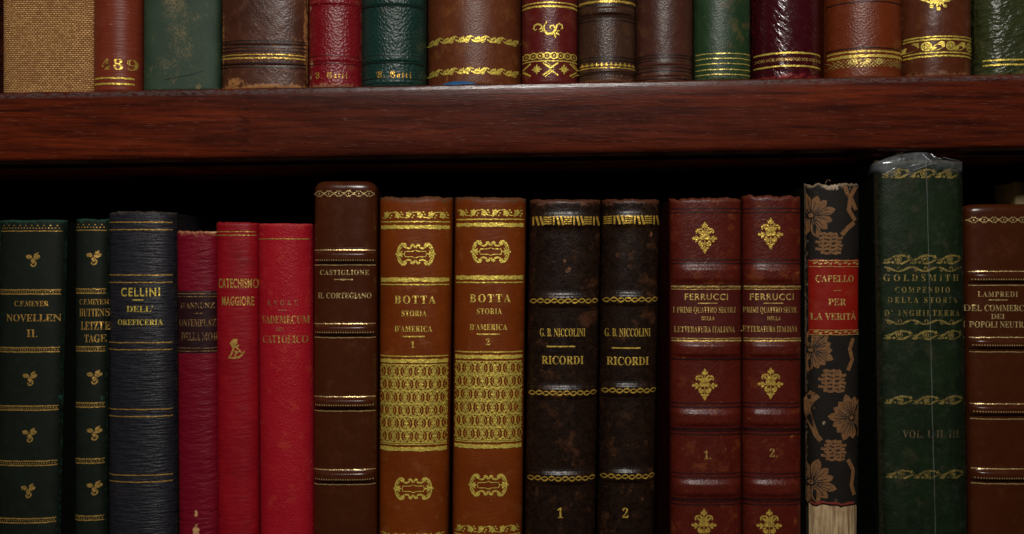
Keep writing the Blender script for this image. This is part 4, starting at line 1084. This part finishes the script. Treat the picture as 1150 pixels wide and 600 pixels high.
LBN = [(305.5, 313.6, 317, 320.5), (379.8, 387.4, 391, 395.4), (454.4, 462, 466, 470.8), (527.3, 536.4, 539.6, 543.4)]
half_calf('glossy brown calf book at the right end of the lower row, beside the plastic-wrapped one', 229, (1081.5, 1171), (1087, 1176), 247, LBN,
          [('LAMPREDI', 1121, 330.5, 44, 6, 'serif', 1.2), ('DEL COMMERCIO', 1123, 346, 72, 7), ('DEI', 1120.5, 355.5, 15, 5.6), ('I POPOLI NEUTRALI', 1124, 364.5, 76, 7)], [(1121, 337, 20)], d=9, seed=71, corner=2.5)
b = Book('pale cream book standing far back behind the last glossy brown one', 203, LOWBOT, (203, 1139, 1196), (600, 1139, 1196), d=6, p=3, y0=80, group=LOW, head=3, jag=.4, length=60)
b.build(M['cream'])

# ------------------------------------------------------------------ upper row
def up(label, bot, xl, xr, top=-330, dx=0, **k):
    k.setdefault('length', 340)
    yb = bot
    bk = Book(label, top, None, (0, xl+dx, xr+dx), (yb, xl, xr), group=UP, botf=lambda x: UPTOP(x)+.15, **k)
    return bk
b = up('book in coarse tan woven linen at the left end of the upper row', 106, 5.5, 109, d=12, p=3.4, y0=7); b.build(M['linen'], M['linen'])

b = up('slim rust red cloth book with the gold number 489', 104, 107, 160.5, d=23, p=2.05, y0=0); b.build(M['rust'], scuffs=[(115, 80, 4, 3, 0, .3)] + [(133+q*2, y, 24, .8, 3, .60) for q, y in ((0, 5), (1, 27), (-2, 44), (3, 61), (0, 14))] + [(120, 72, 6, 6, 0, .35)], step=2)
g = Deco(b); g.band(87.6, 1.9, -.8, .82); g.band(94, 1.9, -.82, .82); g.build('gilt_tooling', G_LEMON, b.e)
g = Deco(b); g.text('489', 132.3, 72, 37, 12.4, 'serif', 1.25); g.build('gilt_lettering', gold('gold_of_number', (.88, .56, .10), .30, .36), b.e)

b = up('faded green twill cloth book with tan patches', 103, 162.5, 248, d=12, p=3.2, y0=4); b.build(M['twill'], scuffs=[(196, -10, 20, 46, 5, .42), (203, 48, 17, 34, 8, .42), (192, 78, 16, 18, 0, .30), (223, 98, 4, 3, 0, .95), (212, 20, 22, 16, 0, .28)], step=3)
g = Deco(b); x, z = b.at(185, 90); g.ribbon([(x, z), (x+14, z+3), (x+30, z+6), (x+45, z+11)], .6); g.build('crease', BLIND_G, b.e)

b = up('brown calf book with worn tan foot and two thin gold lines', 101, 249.5, 346, d=20, p=2.2, bands=[(51, 3, -1.0), (73, 3, -1.0)], jag=.5)
b.build(M['brownU4'], wear_bot=1.0, scuffs=[(264, 92, 14, 7, 0, .75), (300, 97, 34, 5, 0, .72), (330, 97, 12, 5, 0, .7), (251, 45, 2, 60, 0, .6), (343, 40, 2.4, 60, 0, .7)])
g = Deco(b); g.band(61.3, 1.2, -.96, .96); g.band(65, 1.7, -.96, .96); g.build('gilt_tooling', G_WARM2, b.e)
g = Deco(b)
for y in (45.5, 48.5, 53, 57, 71, 75): g.band(y, 1.3, -.97, .97)
g.build('blind_tooling_or_shade', BLIND_OR_SHADE, b.e)

b = up('bright red pebbled leather book with small gothic lettering, chipped left edge', 100.5, 347.5, 406.5, d=25, p=2.1, bands=[(66.5, 5, 1.2), (2, 6, 1.2)])
b.build(M['redU5'], scuffs=[(350, 72, 2.5, 5, 0, .8), (349, 88, 2, 5, 0, .7), (370, 99.5, 12, 1.6, 0, .95), (349, 10, 2, 5, 0, .7), (384, 86, 22, 5, 0, .2), (349, 40, 1.6, 4, 0, .6)], step=2.5)
g = Deco(b); g.text('V. Gatti', 371, 84.5, 37, 7.4, 'black', 1.35, -.004); g.build('gilt_lettering', gold('gold_on_red', (.86, .50, .10), .16, .4), b.e)
g = Deco(b); g.band(62.5, 1.0); g.band(71.5, 1.0); g.build('blind_tooling_or_shade', BLIND_R, b.e)

b = up('bottle green pebbled leather book with small gothic lettering', 98.5, 406.5, 479, d=30, p=2.1, bands=[(66, 7, 1.4), (92, 5, 1.0), (2, 8, 1.4)])
b.build(M['greenU6'], step=2.5)
g = Deco(b); g.text('V. Gatti', 442, 83.7, 39, 7.6, 'black', 1.35); g.build('gilt_lettering', gold('orange_gold', (.95, .52, .06), .16, .36), b.e)
g = Deco(b)
for y in (6.5, 62, 70.5, 88): g.band(y, 1.1)
g.build('blind_tooling_or_shade', BLIND_G, b.e)

b = up('widest chestnut calf book with two gold garland bands and a blue tag at its foot', 96.8, 480.5, 585.5, d=48, p=2.03)
b.build(M['brownU7'], scuffs=[(502, 89, 2.5, 5, 0, .8), (490, 93, 8, 3, 0, .4)])
for y in (43.5, 79): orn(b, 'gilt_garland', G_LEMON, o_thick_garland, y, 8.5)
V = []; F = []
for i in range(25):
    k = i/24; px = lerp(493, 535, k); x, z = b.at(px, 95); z = UPTOP(x)+.6; h = 3.6*sin(pi*k)**.7+.3
    p = b.on(x, z+4, 1.0+.5*sin(k*9))
    V += [(x, p[1]-1.2, z), (x, p[1]-.7, z+h), (x, p[1], z+h)]
    if i:
        for q in (0, 1): F.append((i*3-3+q, i*3+q, i*3+1+q, i*3-2+q))
mesh_obj('blue_tag', V, F, M['blue'], b.e, True, b.org)

b = up('burgundy leather book with a gold acanthus scroll above a diamond border', 95.5, 586, 648.5, d=29, p=2.05)
b.build(M['burgU8'])
g = Deco(b); g.band(2.8, 1.3, -.97, .97); g.band(7, 2.0, -.97, .97); g.band(68.3, 1.3, -.97, .97)
orn(b, 'gilt_acanthus', G_LEMON, o_acanthus, 615.5, 32); orn(b, 'gilt_circle_row', G_LEMON, o_circle_row, 62.5); orn(b, 'gilt_diamond_row', G_LEMON, o_diamond_row, 77.5)
g.build('gilt_tooling', G_LEMON, b.e)

b = up('dark brown goatskin book with a fine gold leaf line near its foot', 95, 649, 713.5, d=28, p=2.05, bands=[(12.5, 9, 3.0), (80, 3, 1.0)])
b.build(M['brownU9'], scuffs=[(697, 86, 4, 4, 0, .5)])
g = Deco(b); g.band(1.5, 2.4, -.97, .97); g.band(76, 1.3, -.97, .97)
z, xs, st = g.xs(72.3, 5.2, -.95, .95)
for x in xs: g.leaf(x, z-2.2, pi/2, 4.4, 2.6); g.leaf(x-.3, z-1.2, pi*.85, 2.6, 1.5); g.leaf(x+.3, z-1.2, pi*.15, 2.6, 1.5)
g.build('gilt_tooling', G_WARM2, b.e)
g = Deco(b)
for y in (5, 18.5, 22.5, 64, 67.5, 82.5): g.band(y, 1.4, -.98, .98)
g.build('blind_tooling_or_shade', BLIND_OR_SHADE, b.e)

b = up('plain brown calf book with dark tooled lines and no gilding', 94.2, 714, 777.5, d=28, p=2.05, bands=[(71, 5, .9), (84, 4, .9)])
b.build(M['brownU10'])
g = Deco(b)
for y in (61.5, 64.5, 68, 75.5, 79.5, 88): g.band(y, 1.3, -.98, .98)
g.build('blind_tooling_or_shade', BLIND_OR_SHADE, b.e)

b = up('mid green calf book with five thin gold lines near its foot', 92.5, 779, 842, d=22, p=2.1); b.build(M['greenU11'])
g = Deco(b)
for y in (60, 65.5, 71.5, 78, 83.5): g.band(y, 1.1, -.96, .96)
g.build('gilt_tooling', gold('thin_gold_lines', (.82, .66, .16), .18, .36), b.e)

b = up('polished dark burgundy book with a gold chain between two lines', 90.5, 844, 919.5, d=36, p=2.05)
b.build(M['burgU12'], scuffs=[(884, 84, 10, 4, 0, .6), (876, 82, 4, 3, 0, .5), (895, 87, 8, 2, 0, .5), (876, 51, 3, 3, 0, .5)], step=3)
g = Deco(b); g.band(59.3, 1.9, -.98, .98); g.band(74, 1.8, -.98, .98); g.build('gilt_tooling', G_LEMON, b.e)
g = Deco(b); z, xs, st = g.xs(66.5, 9, -.96, .96)
for x in xs:
    for sg in (1, -1): g.ribbon([(x-st*.5, z+sg*1.6), (x-st*.1, z-sg*1.6), (x+st*.3, z+sg*1.6)], .9)
    g.ring(x+st*.2, z, 1.6, .8, n=8)
g.build('gilt_tooling', gold('rubbed_dark_gold', (.62, .38, .10), .45, .4), b.e)

b = up('russet orange leather book with rubbed gold lattice at its foot', 88.5, 925, 1010, d=40, p=2.05); b.build(M['orangeU13'])
g = Deco(b); g.band(57.4, 1.9, -.97, .97); g.band(62.6, 3.2, -.97, .97); g.build('gilt_tooling', G_WORN, b.e)
g = Deco(b); z, xs, st = g.xs(70.5, 4.2, -.93, .93)
for i, x in enumerate(xs):
    for sg in (1, -1): g.ribbon([(x-st*1.2, z-sg*4.5), (x+st*1.2, z+sg*4.5)], .6)
for x in (960, 974, 988): 
    q, z = b.at(x, 70); g.leaf(q-6, z, .2, 12, 7)
g.build('gilt_tooling', gold('half_lost_gold', (.80, .58, .16), .50, .38), b.e)
g = Deco(b)
for y in (1.5, 53.5): g.band(y, 1.3, -.98, .98)
g.build('blind_tooling_or_shade', BLIND_OR_SHADE, b.e)

b = up('polished chestnut book with a gold frieze of rosettes', 86, 1011, 1087.5, d=34, p=2.08); b.build(M['brownU14'], wear_bot=1.1)
g = Deco(b)
for y, h in ((40.8, 1.5), (44, 1.7), (58.8, 1.4), (62.6, 1.8)): g.band(y, h, -.98, .98)
orn(b, 'gilt_frieze', G_LEMON, o_rosette_frieze, 51.5, 11.5); orn(b, 'gilt_palmette', G_LEMON, o_palmette, 1054, 2); g.build('gilt_tooling', G_LEMON, b.e)

b = up('crumpled olive green leather book at the right end of the upper row', 84, 1094, 1170, d=24, p=2.5, y0=2); b.build(M['greenU15'], scuffs=[(1125, 76, 26, 3, 0, .5)])
g = Deco(b); g.band(67, 1.8, -.9, .95); g.band(72.6, 1.8, -.9, .95); g.build('gilt_tooling', G_LEMON, b.e)

# ------------------------------------------------------------------ camera, light
cam = bpy.data.cameras.new('camera'); cam.sensor_width = 36; cam.lens = 36*D/1150; cam.clip_start = .02; cam.clip_end = 50
co = bpy.data.objects.new('camera', cam); COL.objects.link(co); co.location = (0, -D*S, 0); co.rotation_euler = (pi/2, 0, 0); SC.camera = co

def area(name, loc, target, sx, sy, power, col):
    from mathutils import Vector
    l = bpy.data.lights.new(name, 'AREA'); l.shape = 'RECTANGLE'; l.size = sx; l.size_y = sy; l.energy = power; l.color = col
    o = bpy.data.objects.new(name, l); COL.objects.link(o); o.location = loc
    o.rotation_euler = (Vector(target)-Vector(loc)).to_track_quat('-Z', 'Y').to_euler(); return o
lamp = area('room_light', (.02, -.80, .57), (.02, 0, -.01), .24, .16, 2.12, (1.0, .955, .90)); lamp.data.spread = radians(95)
w = bpy.data.worlds.new('World'); SC.world = w; w.use_nodes = True
bg = w.node_tree.nodes['Background']; bg.inputs[0].default_value = (.9, .85, .9, 1); bg.inputs[1].default_value = .004
SC.view_settings.view_transform = 'Standard'; SC.view_settings.look = 'None'; SC.view_settings.exposure = 0; SC.view_settings.gamma = 1
SC.cycles.max_bounces = 8; SC.cycles.transparent_max_bounces = 24
